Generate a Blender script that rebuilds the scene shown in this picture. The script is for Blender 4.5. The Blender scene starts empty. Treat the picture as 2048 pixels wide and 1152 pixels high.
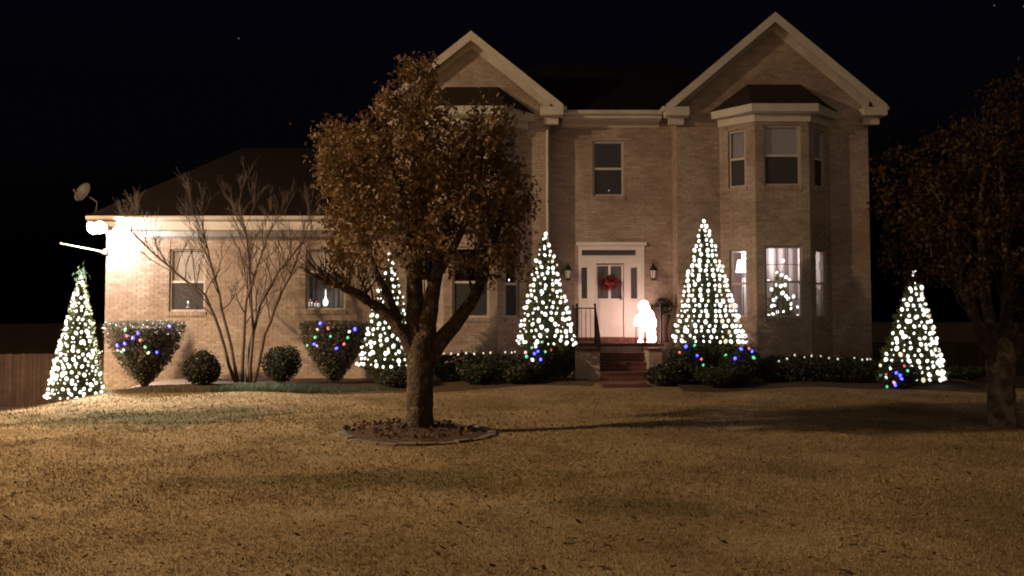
import bpy, math, random
import numpy as np
from mathutils import Vector, Matrix

random.seed(7)
rng = np.random.default_rng(7)
sc = bpy.context.scene
COL = sc.collection
R = math.radians

# ------------------------------------------------------------------ camera, sky, light, exposure
F_PX, EYE, PITCH = 1577.0, 1.65, math.atan(64 / 1577.0)
cam_d = bpy.data.cameras.new('camera')
cam = bpy.data.objects.new('camera', cam_d)
COL.objects.link(cam)
cam.location = (0, 0, EYE)
cam.rotation_euler = (math.pi / 2 + PITCH, 0, 0)
cam_d.sensor_width = 36
cam_d.lens = 18 * F_PX / 1024
cam_d.clip_start, cam_d.clip_end = 0.1, 3000
sc.camera = cam

w = bpy.data.worlds.new('World')
sc.world = w
w.use_nodes = True
nt = w.node_tree
bg = nt.nodes['Background']
sky = nt.nodes.new('ShaderNodeTexSky')
sky.sky_type = 'NISHITA'
sky.sun_disc = False
sky.sun_elevation = R(-3.0)
sky.sun_rotation = R(200)
sky.air_density = 1.0
# a few faint stars scattered over the whole night sky
tc = nt.nodes.new('ShaderNodeTexCoord')
vor = nt.nodes.new('ShaderNodeTexVoronoi')
vor.inputs['Scale'].default_value = 26
lt = nt.nodes.new('ShaderNodeMath'); lt.operation = 'LESS_THAN'; lt.inputs[1].default_value = 0.019
sep = nt.nodes.new('ShaderNodeSeparateColor')
gt = nt.nodes.new('ShaderNodeMath'); gt.operation = 'GREATER_THAN'; gt.inputs[1].default_value = 0.55
mul = nt.nodes.new('ShaderNodeMath'); mul.operation = 'MULTIPLY'
mul2 = nt.nodes.new('ShaderNodeMath'); mul2.operation = 'MULTIPLY'; mul2.inputs[1].default_value = 3.0
mixc = nt.nodes.new('ShaderNodeMix'); mixc.data_type = 'RGBA'; mixc.blend_type = 'ADD'
mixc.inputs[0].default_value = 1.0
nt.links.new(tc.outputs['Generated'], vor.inputs['Vector'])
nt.links.new(vor.outputs['Distance'], lt.inputs[0])
nt.links.new(vor.outputs['Color'], sep.inputs[0])
nt.links.new(sep.outputs[0], gt.inputs[0])
nt.links.new(lt.outputs[0], mul.inputs[0]); nt.links.new(gt.outputs[0], mul.inputs[1])
nt.links.new(mul.outputs[0], mul2.inputs[0])
cmb = nt.nodes.new('ShaderNodeCombineColor')
m3 = nt.nodes.new('ShaderNodeMath'); m3.operation = 'MULTIPLY'; m3.inputs[1].default_value = 1.7
nt.links.new(mul2.outputs[0], cmb.inputs[0]); nt.links.new(mul2.outputs[0], cmb.inputs[1])
nt.links.new(mul2.outputs[0], m3.inputs[0]); nt.links.new(m3.outputs[0], cmb.inputs[2])
tint = nt.nodes.new('ShaderNodeMix'); tint.data_type = 'RGBA'; tint.blend_type = 'MULTIPLY'; tint.inputs[0].default_value = 1.0
tint.inputs[7].default_value = (.34, .34, .85, 1)
nt.links.new(sky.outputs['Color'], tint.inputs[6])
nt.links.new(tint.outputs[2], mixc.inputs[6]); nt.links.new(cmb.outputs[0], mixc.inputs[7])
nt.links.new(mixc.outputs[2], bg.inputs['Color'])
bg.inputs['Strength'].default_value = 0.05

# faint town glow of the night: one weak, very soft sun from behind the street
sl = bpy.data.lights.new('sun', 'SUN')
sl.energy = 0.27
sl.angle = R(70)
sl.color = (1.0, 0.72, 0.48)
sun = bpy.data.objects.new('sun', sl)
COL.objects.link(sun)
sun.rotation_euler = (R(74), 0, R(-12))

vs = sc.view_settings
vs.view_transform = 'Standard'
vs.look = 'None'
vs.exposure = 0.0
vs.gamma = 1.0
vs.use_curve_mapping = False
sc.render.engine = 'CYCLES'
sc.cycles.use_denoising = True
sc.cycles.max_bounces = 6
sc.cycles.diffuse_bounces = 3
sc.cycles.transparent_max_bounces = 12
sc.cycles.sample_clamp_indirect = 2.0
sc.cycles.filter_width = 1.9

STREET_POS = (-20.0, 8.4, 11.0)
STREET_POWER = 7400.0
STREET_DOWN = 41000.0
STREET_COL = (1.0, 0.68, 0.40)
FLOOD_POWER = 7500.0
FLOOD_SPILL = 430.0
FLOOD_COL = (1.0, 0.90, 0.85)
BULB = 2.0

# ------------------------------------------------------------------ helpers
def at(px, py, Y):
    dx = (px - 1024) / F_PX
    dy = (576 - py) / F_PX
    d = (dx, math.cos(PITCH) - dy * math.sin(PITCH), math.sin(PITCH) + dy * math.cos(PITCH))
    t = Y / d[1]
    return Vector((dx * t, Y, EYE + d[2] * t))

def X(px, Y): return at(px, 640, Y).x
def Z(py, Y): return at(1024, py, Y).z

ROOT = {}          # object -> world location of its root

def tag(o, label, cat, group=None):
    o['label'] = label
    o['category'] = cat
    if group: o['group'] = group
    return o

def thing(name, label, cat, loc=(0, 0, 0), group=None):
    o = bpy.data.objects.new(name, None)
    o.empty_display_size = 0.2
    COL.objects.link(o)
    o.location = loc
    ROOT[o] = Vector(loc)
    return tag(o, label, cat, group)

class MB:
    """collects vertices and faces of one mesh"""
    def __init__(s):
        s.v, s.f, s.r = [], [], []
    def add(s, V, F, rnd=0.5):
        b = len(s.v)
        s.v.extend([tuple(p) for p in V])
        for f in F:
            s.f.append(tuple(i + b for i in f))
            s.r.append(rnd)
    def box(s, x0, x1, y0, y1, z0, z1, rnd=0.5):
        s.add([(x0,y0,z0),(x1,y0,z0),(x1,y1,z0),(x0,y1,z0),(x0,y0,z1),(x1,y0,z1),(x1,y1,z1),(x0,y1,z1)],
              [(0,3,2,1),(4,5,6,7),(0,1,5,4),(1,2,6,5),(2,3,7,6),(3,0,4,7)], rnd)
    def obox(s, O, u, n, u0, u1, d0, d1, z0, z1, rnd=0.5):
        """box in a wall's frame: u along the wall, n outward, z up"""
        P = lambda a, d, z: (O[0]+u[0]*a+n[0]*d, O[1]+u[1]*a+n[1]*d, z)
        s.add([P(u0,d1,z0),P(u1,d1,z0),P(u1,d0,z0),P(u0,d0,z0),P(u0,d1,z1),P(u1,d1,z1),P(u1,d0,z1),P(u0,d0,z1)],
              [(0,3,2,1),(4,5,6,7),(0,1,5,4),(1,2,6,5),(2,3,7,6),(3,0,4,7)], rnd)
    def tube(s, pts, rad, n=6, cap=True, rnd=0.5):
        pts = [Vector(p) for p in pts]
        V, F = [], []
        k = len(pts)
        for i, p in enumerate(pts):
            d = (pts[min(i+1,k-1)] - pts[max(i-1,0)])
            if d.length < 1e-9: d = Vector((0,0,1))
            d.normalize()
            a = Vector((1,0,0)) if abs(d.x) < 0.8 else Vector((0,1,0))
            e1 = d.cross(a).normalized(); e2 = d.cross(e1)
            r = rad[i] if hasattr(rad, '__len__') else rad
            for j in range(n):
                t = 2*math.pi*j/n
                V.append(p + (e1*math.cos(t) + e2*math.sin(t))*r)
        for i in range(k-1):
            for j in range(n):
                j2 = (j+1) % n
                F.append((i*n+j, i*n+j2, (i+1)*n+j2, (i+1)*n+j))
        if cap:
            F.append(tuple(range(n-1,-1,-1))); F.append(tuple((k-1)*n+j for j in range(n)))
        s.add(V, F, rnd)
    def sphere(s, c, r, nu=10, nv=7, rnd=0.5):
        r = r if hasattr(r, '__len__') else (r, r, r)
        V = [(c[0], c[1], c[2]-r[2])]
        for i in range(1, nv):
            t = -math.pi/2 + math.pi*i/nv
            for j in range(nu):
                a = 2*math.pi*j/nu
                V.append((c[0]+r[0]*math.cos(t)*math.cos(a), c[1]+r[1]*math.cos(t)*math.sin(a), c[2]+r[2]*math.sin(t)))
        V.append((c[0], c[1], c[2]+r[2]))
        F = [(0, 1+(j+1)%nu, 1+j) for j in range(nu)]
        for i in range(nv-2):
            for j in range(nu):
                a = 1+i*nu+j; b = 1+i*nu+(j+1)%nu
                F.append((a, b, b+nu, a+nu))
        l = len(V)-1; b0 = 1+(nv-2)*nu
        F += [(b0+j, b0+(j+1)%nu, l) for j in range(nu)]
        s.add(V, F, rnd)
    def lathe(s, c, prof, n=16, rnd=0.5):
        """prof: (radius, z) pairs from bottom to top around c"""
        V, F = [], []
        for r, z in prof:
            for j in range(n):
                a = 2*math.pi*j/n
                V.append((c[0]+r*math.cos(a), c[1]+r*math.sin(a), c[2]+z))
        for i in range(len(prof)-1):
            for j in range(n):
                j2 = (j+1) % n
                F.append((i*n+j, i*n+j2, (i+1)*n+j2, (i+1)*n+j))
        F.append(tuple(range(n-1,-1,-1))); F.append(tuple((len(prof)-1)*n+j for j in range(n)))
        s.add(V, F, rnd)
    def prism(s, poly, O, u, n, d0, d1, rnd=0.5):
        """polygon in (u, z), counter-clockwise seen from outside, pushed from d0 to d1 along n"""
        P = lambda a, d, z: (O[0]+u[0]*a+n[0]*d, O[1]+u[1]*a+n[1]*d, z)
        k = len(poly)
        V = [P(a, d1, z) for a, z in poly] + [P(a, d0, z) for a, z in poly]
        F = [tuple(range(k)), tuple(range(2*k-1, k-1, -1))]
        for i in range(k):
            j = (i+1) % k
            F.append((i, i+k, j+k, j))
        s.add(V, F, rnd)
    def build(s, name, mat, parent=None, smooth=False):
        return link(name, np.array(s.v, dtype=np.float32).reshape(-1,3), s.f, mat, parent, smooth, np.array(s.r, dtype=np.float32))

def link(name, V, F, mat, parent=None, smooth=False, rnd=None):
    me = bpy.data.meshes.new(name)
    off = ROOT[parent] if parent is not None else Vector((0,0,0))
    V = np.asarray(V, dtype=np.float32) - np.array(off, dtype=np.float32)
    if isinstance(F, np.ndarray):
        nf, k = F.shape
        me.vertices.add(len(V)); me.vertices.foreach_set('co', V.ravel())
        me.loops.add(nf*k); me.loops.foreach_set('vertex_index', F.astype(np.int32).ravel())
        me.polygons.add(nf)
        me.polygons.foreach_set('loop_start', np.arange(0, nf*k, k, dtype=np.int32))
        me.polygons.foreach_set('loop_total', np.full(nf, k, dtype=np.int32))
        me.update(calc_edges=True)
    else:
        me.from_pydata(V.tolist(), [], F)
        me.update()
    if rnd is not None:
        a = me.attributes.new('rnd', 'FLOAT', 'FACE')
        a.data.foreach_set('value', np.asarray(rnd, dtype=np.float32))
    if smooth:
        me.polygons.foreach_set('use_smooth', np.ones(len(me.polygons), dtype=bool))
    me.materials.append(mat)
    o = bpy.data.objects.new(name, me)
    COL.objects.link(o)
    if parent is not None:
        o.parent = parent
        ROOT[o] = ROOT[parent]
    else:
        ROOT[o] = Vector((0,0,0))
    return o

def place(name, mesh, loc, parent, rot=(0,0,0), scale=1.0):
    o = bpy.data.objects.new(name, mesh)
    COL.objects.link(o)
    o.parent = parent
    o.location = Vector(loc) - ROOT[parent]
    o.rotation_euler = rot
    o.scale = (scale,)*3 if not hasattr(scale, '__len__') else scale
    ROOT[o] = ROOT[parent]
    return o

# ------------------------------------------------------------------ materials
def mat_new(name):
    m = bpy.data.materials.new(name)
    m.use_nodes = True
    n = m.node_tree
    return m, n, n.nodes['Principled BSDF']

def N(n, t, **kw):
    x = n.nodes.new(t)
    for k, v in kw.items(): setattr(x, k, v)
    return x

def mat(name, col, col2=None, rough=0.8, scale=6.0, bump=0.0, bscale=40.0, metal=0.0, rnd=False, cols=None, spec=0.3, detail=6.0):
    """procedural surface: noise between two colours, optional per-piece variation and bump"""
    m, n, b = mat_new(name)
    b.inputs['Roughness'].default_value = rough
    b.inputs['Metallic'].default_value = metal
    b.inputs['Specular IOR Level'].default_value = spec
    geo = N(n, 'ShaderNodeNewGeometry')
    tex = N(n, 'ShaderNodeTexNoise')
    tex.inputs['Scale'].default_value = scale; tex.inputs['Detail'].default_value = detail
    n.links.new(geo.outputs['Position'], tex.inputs['Vector'])
    ramp = N(n, 'ShaderNodeValToRGB')
    if col is None: col = cols[0]
    col2 = col2 or tuple(c*0.8 for c in col)
    cl = cols or [col, col2]
    r = ramp.color_ramp
    while len(r.elements) < len(cl): r.elements.new(0.5)
    for i, c in enumerate(cl):
        r.elements[i].position = (0.3 + 0.4*i/max(1, len(cl)-1)) if not rnd else i/max(1, len(cl)-1)
        r.elements[i].color = (*c, 1)
    if rnd:
        at_ = N(n, 'ShaderNodeAttribute', attribute_name='rnd')
        oi = N(n, 'ShaderNodeObjectInfo')
        ad = N(n, 'ShaderNodeMath', operation='ADD'); fr = N(n, 'ShaderNodeMath', operation='FRACT')
        n.links.new(at_.outputs['Fac'], ad.inputs[0]); n.links.new(oi.outputs['Random'], ad.inputs[1])
        n.links.new(ad.outputs[0], fr.inputs[0]); n.links.new(fr.outputs[0], ramp.inputs[0])
        mx = N(n, 'ShaderNodeMix', data_type='RGBA', blend_type='MULTIPLY')
        mx.inputs[0].default_value = 0.55
        r2 = N(n, 'ShaderNodeValToRGB')
        r2.color_ramp.elements[0].position = 0.3; r2.color_ramp.elements[0].color = (0.55,0.55,0.55,1)
        r2.color_ramp.elements[1].position = 0.7; r2.color_ramp.elements[1].color = (1.15,1.12,1.1,1)
        n.links.new(tex.outputs['Fac'], r2.inputs[0])
        n.links.new(ramp.outputs[0], mx.inputs[6]); n.links.new(r2.outputs[0], mx.inputs[7])
        # broad weather stains across the pieces
        tw_ = N(n, 'ShaderNodeTexNoise'); tw_.inputs['Scale'].default_value = .9; tw_.inputs['Detail'].default_value = 6
        n.links.new(geo.outputs['Position'], tw_.inputs['Vector'])
        r4 = N(n, 'ShaderNodeValToRGB'); r4.color_ramp.elements[0].position = .36; r4.color_ramp.elements[0].color = (.76,.70,.67,1)
        r4.color_ramp.elements[1].position = .60; r4.color_ramp.elements[1].color = (1.05,1.04,1.03,1)
        n.links.new(tw_.outputs['Fac'], r4.inputs[0])
        m5 = N(n, 'ShaderNodeMix', data_type='RGBA', blend_type='MULTIPLY'); m5.inputs[0].default_value = 1.0
        n.links.new(mx.outputs[2], m5.inputs[6]); n.links.new(r4.outputs[0], m5.inputs[7])
        n.links.new(m5.outputs[2], b.inputs['Base Color'])
    else:
        n.links.new(tex.outputs['Fac'], ramp.inputs[0])
        n.links.new(ramp.outputs[0], b.inputs['Base Color'])
    if bump > 0:
        t2 = N(n, 'ShaderNodeTexNoise'); t2.inputs['Scale'].default_value = bscale; t2.inputs['Detail'].default_value = 5
        n.links.new(geo.outputs['Position'], t2.inputs['Vector'])
        bp = N(n, 'ShaderNodeBump'); bp.inputs['Strength'].default_value = bump; bp.inputs['Distance'].default_value = 0.06 if name == 'bark' else 0.02
        n.links.new(t2.outputs['Fac'], bp.inputs['Height'])
        n.links.new(bp.outputs[0], b.inputs['Normal'])
    return m

def glow(name, col, strength, vary=0.0):
    m, n, b = mat_new(name)
    b.inputs['Base Color'].default_value = (0.6,0.6,0.6,1)
    b.inputs['Emission Color'].default_value = (*col, 1)
    b.inputs['Emission Strength'].default_value = strength
    if vary:
        oi = N(n, 'ShaderNodeObjectInfo')
        mr = N(n, 'ShaderNodeMapRange')
        mr.inputs[3].default_value = strength*(1-vary); mr.inputs[4].default_value = strength*(1+vary)
        n.links.new(oi.outputs['Random'], mr.inputs[0]); n.links.new(mr.outputs[0], b.inputs['Emission Strength'])
    return m

def pane_mat(name, tint, fac=0.12, rough=0.03):
    m = bpy.data.materials.new(name); m.use_nodes = True
    n = m.node_tree; n.nodes.clear()
    out = N(n, 'ShaderNodeOutputMaterial'); tr = N(n, 'ShaderNodeBsdfTransparent'); gl = N(n, 'ShaderNodeBsdfGlossy')
    tr.inputs[0].default_value = (*tint, 1); gl.inputs['Roughness'].default_value = rough
    lw = N(n, 'ShaderNodeLayerWeight'); lw.inputs[0].default_value = .5
    pw = N(n, 'ShaderNodeMath', operation='POWER'); pw.inputs[1].default_value = 4.0; n.links.new(lw.outputs['Facing'], pw.inputs[0])
    fr = N(n, 'ShaderNodeMath', operation='MULTIPLY'); fr.inputs[1].default_value = .7; n.links.new(pw.outputs[0], fr.inputs[0])
    ad = N(n, 'ShaderNodeMath', operation='ADD'); ad.inputs[1].default_value = fac*0.4
    nz = N(n, 'ShaderNodeTexNoise'); nz.inputs['Scale'].default_value = 2.0
    geo = N(n, 'ShaderNodeNewGeometry'); n.links.new(geo.outputs['Position'], nz.inputs['Vector'])
    bp = N(n, 'ShaderNodeBump'); bp.inputs['Strength'].default_value = 0.05; bp.inputs['Distance'].default_value = 0.02
    n.links.new(nz.outputs['Fac'], bp.inputs['Height']); n.links.new(bp.outputs[0], gl.inputs['Normal'])
    mx = N(n, 'ShaderNodeMixShader')
    n.links.new(fr.outputs[0], ad.inputs[0]); n.links.new(ad.outputs[0], mx.inputs[0])
    n.links.new(tr.outputs[0], mx.inputs[1]); n.links.new(gl.outputs[0], mx.inputs[2]); n.links.new(mx.outputs[0], out.inputs[0])
    return m

def cloth_mat(name, col, trans=0.5, transp=0.0):
    m = bpy.data.materials.new(name); m.use_nodes = True
    n = m.node_tree; n.nodes.clear()
    out = N(n, 'ShaderNodeOutputMaterial'); d = N(n, 'ShaderNodeBsdfDiffuse'); t = N(n, 'ShaderNodeBsdfTranslucent')
    geo = N(n, 'ShaderNodeNewGeometry'); nz = N(n, 'ShaderNodeTexNoise'); nz.inputs['Scale'].default_value = 9
    n.links.new(geo.outputs['Position'], nz.inputs['Vector'])
    rp = N(n, 'ShaderNodeValToRGB')
    rp.color_ramp.elements[0].position = .3; rp.color_ramp.elements[0].color = (*[c*.88 for c in col], 1)
    rp.color_ramp.elements[1].position = .7; rp.color_ramp.elements[1].color = (*col, 1)
    n.links.new(nz.outputs['Fac'], rp.inputs[0])
    n.links.new(rp.outputs[0], d.inputs[0]); n.links.new(rp.outputs[0], t.inputs[0])
    mx = N(n, 'ShaderNodeMixShader'); mx.inputs[0].default_value = trans
    n.links.new(d.outputs[0], mx.inputs[1]); n.links.new(t.outputs[0], mx.inputs[2])
    last = mx
    if transp:
        tr = N(n, 'ShaderNodeBsdfTransparent'); m2 = N(n, 'ShaderNodeMixShader'); m2.inputs[0].default_value = transp
        n.links.new(mx.outputs[0], m2.inputs[1]); n.links.new(tr.outputs[0], m2.inputs[2]); last = m2
    n.links.new(last.outputs[0], out.inputs[0])
    return m

def leaf_mat(name, cols, rough=0.55, spec=0.35, trans=0.25):
    m, n, b = mat_new(name)
    b.inputs['Roughness'].default_value = rough; b.inputs['Specular IOR Level'].default_value = spec
    a = N(n, 'ShaderNodeAttribute', attribute_name='rnd')
    rp = N(n, 'ShaderNodeValToRGB')
    while len(rp.color_ramp.elements) < len(cols): rp.color_ramp.elements.new(0.5)
    for i, c in enumerate(cols):
        rp.color_ramp.elements[i].position = i/(len(cols)-1); rp.color_ramp.elements[i].color = (*c, 1)
    n.links.new(a.outputs['Fac'], rp.inputs[0]); n.links.new(rp.outputs[0], b.inputs['Base Color'])
    tl = N(n, 'ShaderNodeBsdfTranslucent'); n.links.new(rp.outputs[0], tl.inputs[0])
    mx = N(n, 'ShaderNodeMixShader'); mx.inputs[0].default_value = trans
    out = n.nodes['Material Output']
    n.links.new(b.outputs[0], mx.inputs[1]); n.links.new(tl.outputs[0], mx.inputs[2]); n.links.new(mx.outputs[0], out.inputs[0])
    return m

M = {}
M['brick'] = mat('brick', None, rnd=True, rough=0.9, scale=14, bump=0.35, bscale=60,
                 cols=[(.385,.30,.248),(.455,.372,.312),(.49,.41,.345),(.425,.335,.278),(.52,.45,.385)])
M['mortar'] = mat('mortar', (.40,.36,.31), (.30,.26,.22), rough=0.95, scale=20, bump=0.3)
M['redbrick'] = mat('redbrick', None, rnd=True, rough=0.9, scale=14, bump=0.3, bscale=60,
                 cols=[(.13,.058,.046),(.17,.08,.06),(.15,.068,.056),(.115,.052,.044)])
M['trim'] = mat('white_trim', (.66,.62,.56), (.54,.50,.45), rough=0.55, scale=2.5, bump=0.06)
M['door'] = mat('door_paint', (.78,.74,.70), (.70,.66,.62), rough=0.4, scale=2)
M['frame'] = mat('window_frame', (.52,.47,.42), (.42,.38,.34), rough=0.5, scale=5)
M['shingle'] = mat('shingle', (.008,.006,.005), (.014,.010,.009), rough=0.95, scale=9, bump=0.8, bscale=25, spec=0.1)
M['bayroof'] = mat('bay_roof', (.028,.022,.020), (.045,.036,.031), rough=0.9, scale=9, bump=0.6, bscale=25, spec=0.1)
M['glass'] = pane_mat('glass', (.93,.93,.95))
M['screen'] = cloth_mat('insect_screen', (.10,.10,.10), 0.1, 0.45)
M['shade'] = cloth_mat('roller_shade', (.72,.65,.55), 0.2)
M['blind'] = cloth_mat('blind', (.66,.65,.68), 0.2)
M['sheer'] = cloth_mat('sheer_curtain', (.62,.58,.62), 0.6, 0.45)
M['door_glow_sheer'] = cloth_mat('door_glow_sheer', (.30,.27,.29), 0.3, 0.2)  # grey cloth standing in for glow and reflection in the door glass
M['sheer_room'] = cloth_mat('room_sheer', (.70,.67,.68), 0.5)
M['room'] = mat('room_wall', (.55,.45,.42), (.50,.41,.38), rough=0.9, scale=2)
M['darkroom'] = mat('dark_room', (.10,.09,.09), (.08,.07,.07), rough=0.9, scale=2)
M['iron'] = mat('black_iron', (.015,.014,.014), (.03,.025,.022), rough=0.5, scale=20, metal=0.3)
M['metal'] = mat('painted_metal', (.45,.43,.40), (.35,.33,.31), rough=0.5, scale=8, metal=0.4)
M['dish'] = mat('dish_grey', (.07,.065,.06), (.05,.046,.045), rough=0.6, scale=6)
M['whitepole'] = mat('white_paint', (.80,.80,.78), (.70,.70,.68), rough=0.4, scale=6)
M['concrete'] = mat('concrete', (.19,.155,.115), (.11,.088,.064), rough=0.95, scale=9, bump=0.4, bscale=45)
M['asphalt'] = mat('asphalt', (.05,.05,.05), (.07,.066,.062), rough=0.95, scale=14, bump=0.4)
M['mulch'] = mat('mulch', (.055,.034,.022), (.10,.062,.038), rough=1.0, scale=22, bump=1.0, bscale=50)
M['bark'] = mat('bark', (.045,.030,.021), cols=[(.04,.027,.019),(.075,.052,.036),(.095,.066,.046),(.20,.165,.11)], rough=0.95, scale=9, bump=1.0, bscale=28)
M['pale_patch_bark'] = mat('pale_patch_bark', (.09,.06,.045), cols=[(.07,.048,.034),(.12,.085,.06),(.24,.19,.14),(.34,.28,.21)], rough=.95, scale=6, bump=1.0, bscale=28)
M['paler_bark'] = mat('smooth_bark', (.14,.10,.075), (.09,.06,.046), rough=0.8, scale=12, bump=0.4)
M['wood'] = mat('fence_wood', None, rnd=True, rough=0.9, scale=6, cols=[(.06,.038,.028),(.08,.052,.038),(.05,.033,.025)])
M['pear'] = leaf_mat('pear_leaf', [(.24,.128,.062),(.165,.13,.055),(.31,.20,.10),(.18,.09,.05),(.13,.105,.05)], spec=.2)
M['pear_shaded'] = leaf_mat('shaded_pear_leaf', [(.058,.026,.014),(.038,.028,.012),(.07,.039,.018),(.042,.019,.011)], spec=.15)  # pear leaf colours darkened to carry the shade on the right tree
M['conifer'] = leaf_mat('conifer_needle', [(.075,.095,.028),(.12,.13,.042),(.095,.11,.035)], trans=0.15)
M['shrub'] = leaf_mat('shrub_leaf', [(.020,.028,.013),(.036,.044,.019),(.055,.050,.026),(.025,.032,.015)], trans=0.12)
M['goblet'] = leaf_mat('clipped_shrub_leaf', [(.11,.095,.06),(.16,.14,.10),(.07,.075,.04),(.20,.17,.13)], trans=0.15)
M['fern'] = leaf_mat('fern_leaf', [(.05,.06,.03),(.08,.08,.04)], trans=0.2)
M['liriope'] = leaf_mat('border_grass', [(.06,.095,.055),(.09,.13,.085),(.045,.07,.035)], trans=0.2)
M['wreath'] = leaf_mat('wreath_red', [(.20,.03,.03),(.30,.055,.055),(.15,.02,.025)], trans=0.15)
M['deadleaf'] = leaf_mat('fallen_leaf', [(.05,.025,.014),(.09,.045,.022),(.06,.03,.016),(.20,.13,.06),(.04,.022,.012)], trans=0.1, spec=0.03, rough=.95)
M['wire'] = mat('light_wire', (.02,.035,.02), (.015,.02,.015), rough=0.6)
M['b_white'] = glow('bulb_white', (1.0,.985,.90), BULB, 0.3)
M['b_warm'] = glow('bulb_warm', (1.0,.86,.62), 1.0, 0.3)
M['b_hedge'] = glow('bulb_soft_white', (1.0,.90,.70), .75, 0.4)
M['b_blue'] = glow('bulb_blue', (.028,.035,1.0), 7.0, 0.3)
M['b_green'] = glow('bulb_green', (.05,1.0,.42), 0.75, 0.3)
M['b_red'] = glow('bulb_red', (1.0,.10,.09), 0.95, 0.3)
M['b_pink'] = glow('bulb_pink', (1.0,.55,.50), 1.1, 0.3)
M['flood'] = glow('flood_lens', (1.0,.95,.90), 30.0)
M['sodium'] = glow('street_lens', (1.0,.66,.36), 60.0)
M['figure'] = glow('light_up_plastic', (1.0,.60,.53), 16.0)
M['shade_lit'] = glow('lit_lamp_shade', (1.0,.90,.82), 2.6)
M['candle'] = mat('candle_plastic', (.75,.70,.62), (.7,.65,.58), rough=0.4)
M['flame'] = glow('candle_bulb', (.95,.93,1.0), 1.6)
M['pot'] = mat('planter', (.10,.06,.045), (.07,.04,.03), rough=0.7)
M['porcelain'] = mat('porcelain', (.72,.66,.62), (.6,.54,.5), rough=0.3)
M['scarlet'] = mat('scarlet_cloth', (.28,.035,.035), (.22,.03,.03), rough=0.8)

# lawn: dormant straw coloured turf with dark green patches
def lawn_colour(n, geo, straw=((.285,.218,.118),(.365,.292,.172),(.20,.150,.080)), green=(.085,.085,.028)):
    t1 = N(n, 'ShaderNodeTexNoise'); t1.inputs['Scale'].default_value = 1.3; t1.inputs['Detail'].default_value = 7; t1.inputs['Roughness'].default_value = .65
    t2 = N(n, 'ShaderNodeTexNoise'); t2.inputs['Scale'].default_value = 13; t2.inputs['Detail'].default_value = 5
    t3 = N(n, 'ShaderNodeTexNoise'); t3.inputs['Scale'].default_value = .55; t3.inputs['Detail'].default_value = 4
    for t in (t1, t2, t3): n.links.new(geo.outputs['Position'], t.inputs['Vector'])
    rp = N(n, 'ShaderNodeValToRGB')
    rp.color_ramp.elements.new(.5)
    for i, (p, c) in enumerate(((.33, straw[2]), (.5, straw[0]), (.68, straw[1]))):
        rp.color_ramp.elements[i].position = p; rp.color_ramp.elements[i].color = (*c, 1)
    mx = N(n, 'ShaderNodeMix'); mx.data_type = 'FLOAT'; mx.inputs[0].default_value = .5
    n.links.new(t1.outputs['Fac'], mx.inputs[2]); n.links.new(t2.outputs['Fac'], mx.inputs[3])
    n.links.new(mx.outputs[0], rp.inputs[0])
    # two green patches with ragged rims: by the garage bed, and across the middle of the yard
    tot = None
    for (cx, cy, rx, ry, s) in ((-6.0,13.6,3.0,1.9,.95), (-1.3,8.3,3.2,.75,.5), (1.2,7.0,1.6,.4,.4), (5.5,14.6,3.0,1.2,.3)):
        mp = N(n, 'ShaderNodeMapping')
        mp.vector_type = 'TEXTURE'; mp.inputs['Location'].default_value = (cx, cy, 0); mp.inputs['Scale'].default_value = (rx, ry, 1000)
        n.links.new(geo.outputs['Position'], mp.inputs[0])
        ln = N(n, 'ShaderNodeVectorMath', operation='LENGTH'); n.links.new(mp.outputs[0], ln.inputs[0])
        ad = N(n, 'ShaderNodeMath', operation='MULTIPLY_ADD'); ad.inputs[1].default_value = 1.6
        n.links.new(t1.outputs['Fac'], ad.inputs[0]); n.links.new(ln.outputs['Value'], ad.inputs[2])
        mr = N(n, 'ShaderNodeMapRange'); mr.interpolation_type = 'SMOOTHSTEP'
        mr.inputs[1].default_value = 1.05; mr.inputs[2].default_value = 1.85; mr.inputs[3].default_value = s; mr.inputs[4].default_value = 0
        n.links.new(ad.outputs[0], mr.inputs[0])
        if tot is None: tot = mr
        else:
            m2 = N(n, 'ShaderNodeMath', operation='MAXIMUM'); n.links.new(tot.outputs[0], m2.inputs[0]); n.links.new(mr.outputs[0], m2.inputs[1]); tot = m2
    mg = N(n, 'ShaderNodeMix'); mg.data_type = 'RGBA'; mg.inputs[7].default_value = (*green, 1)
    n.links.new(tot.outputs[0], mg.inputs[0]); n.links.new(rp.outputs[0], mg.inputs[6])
    r3 = N(n, 'ShaderNodeValToRGB'); r3.color_ramp.elements[0].position = .38; r3.color_ramp.elements[0].color = (.78,.76,.72,1); r3.color_ramp.elements[1].position = .62; r3.color_ramp.elements[1].color = (1.08,1.08,1.08,1)
    n.links.new(t3.outputs['Fac'], r3.inputs[0])
    mm = N(n, 'ShaderNodeMix', data_type='RGBA', blend_type='MULTIPLY'); mm.inputs[0].default_value = 1
    n.links.new(mg.outputs[2], mm.inputs[6]); n.links.new(r3.outputs[0], mm.inputs[7])
    return mm.outputs[2], t2

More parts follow.
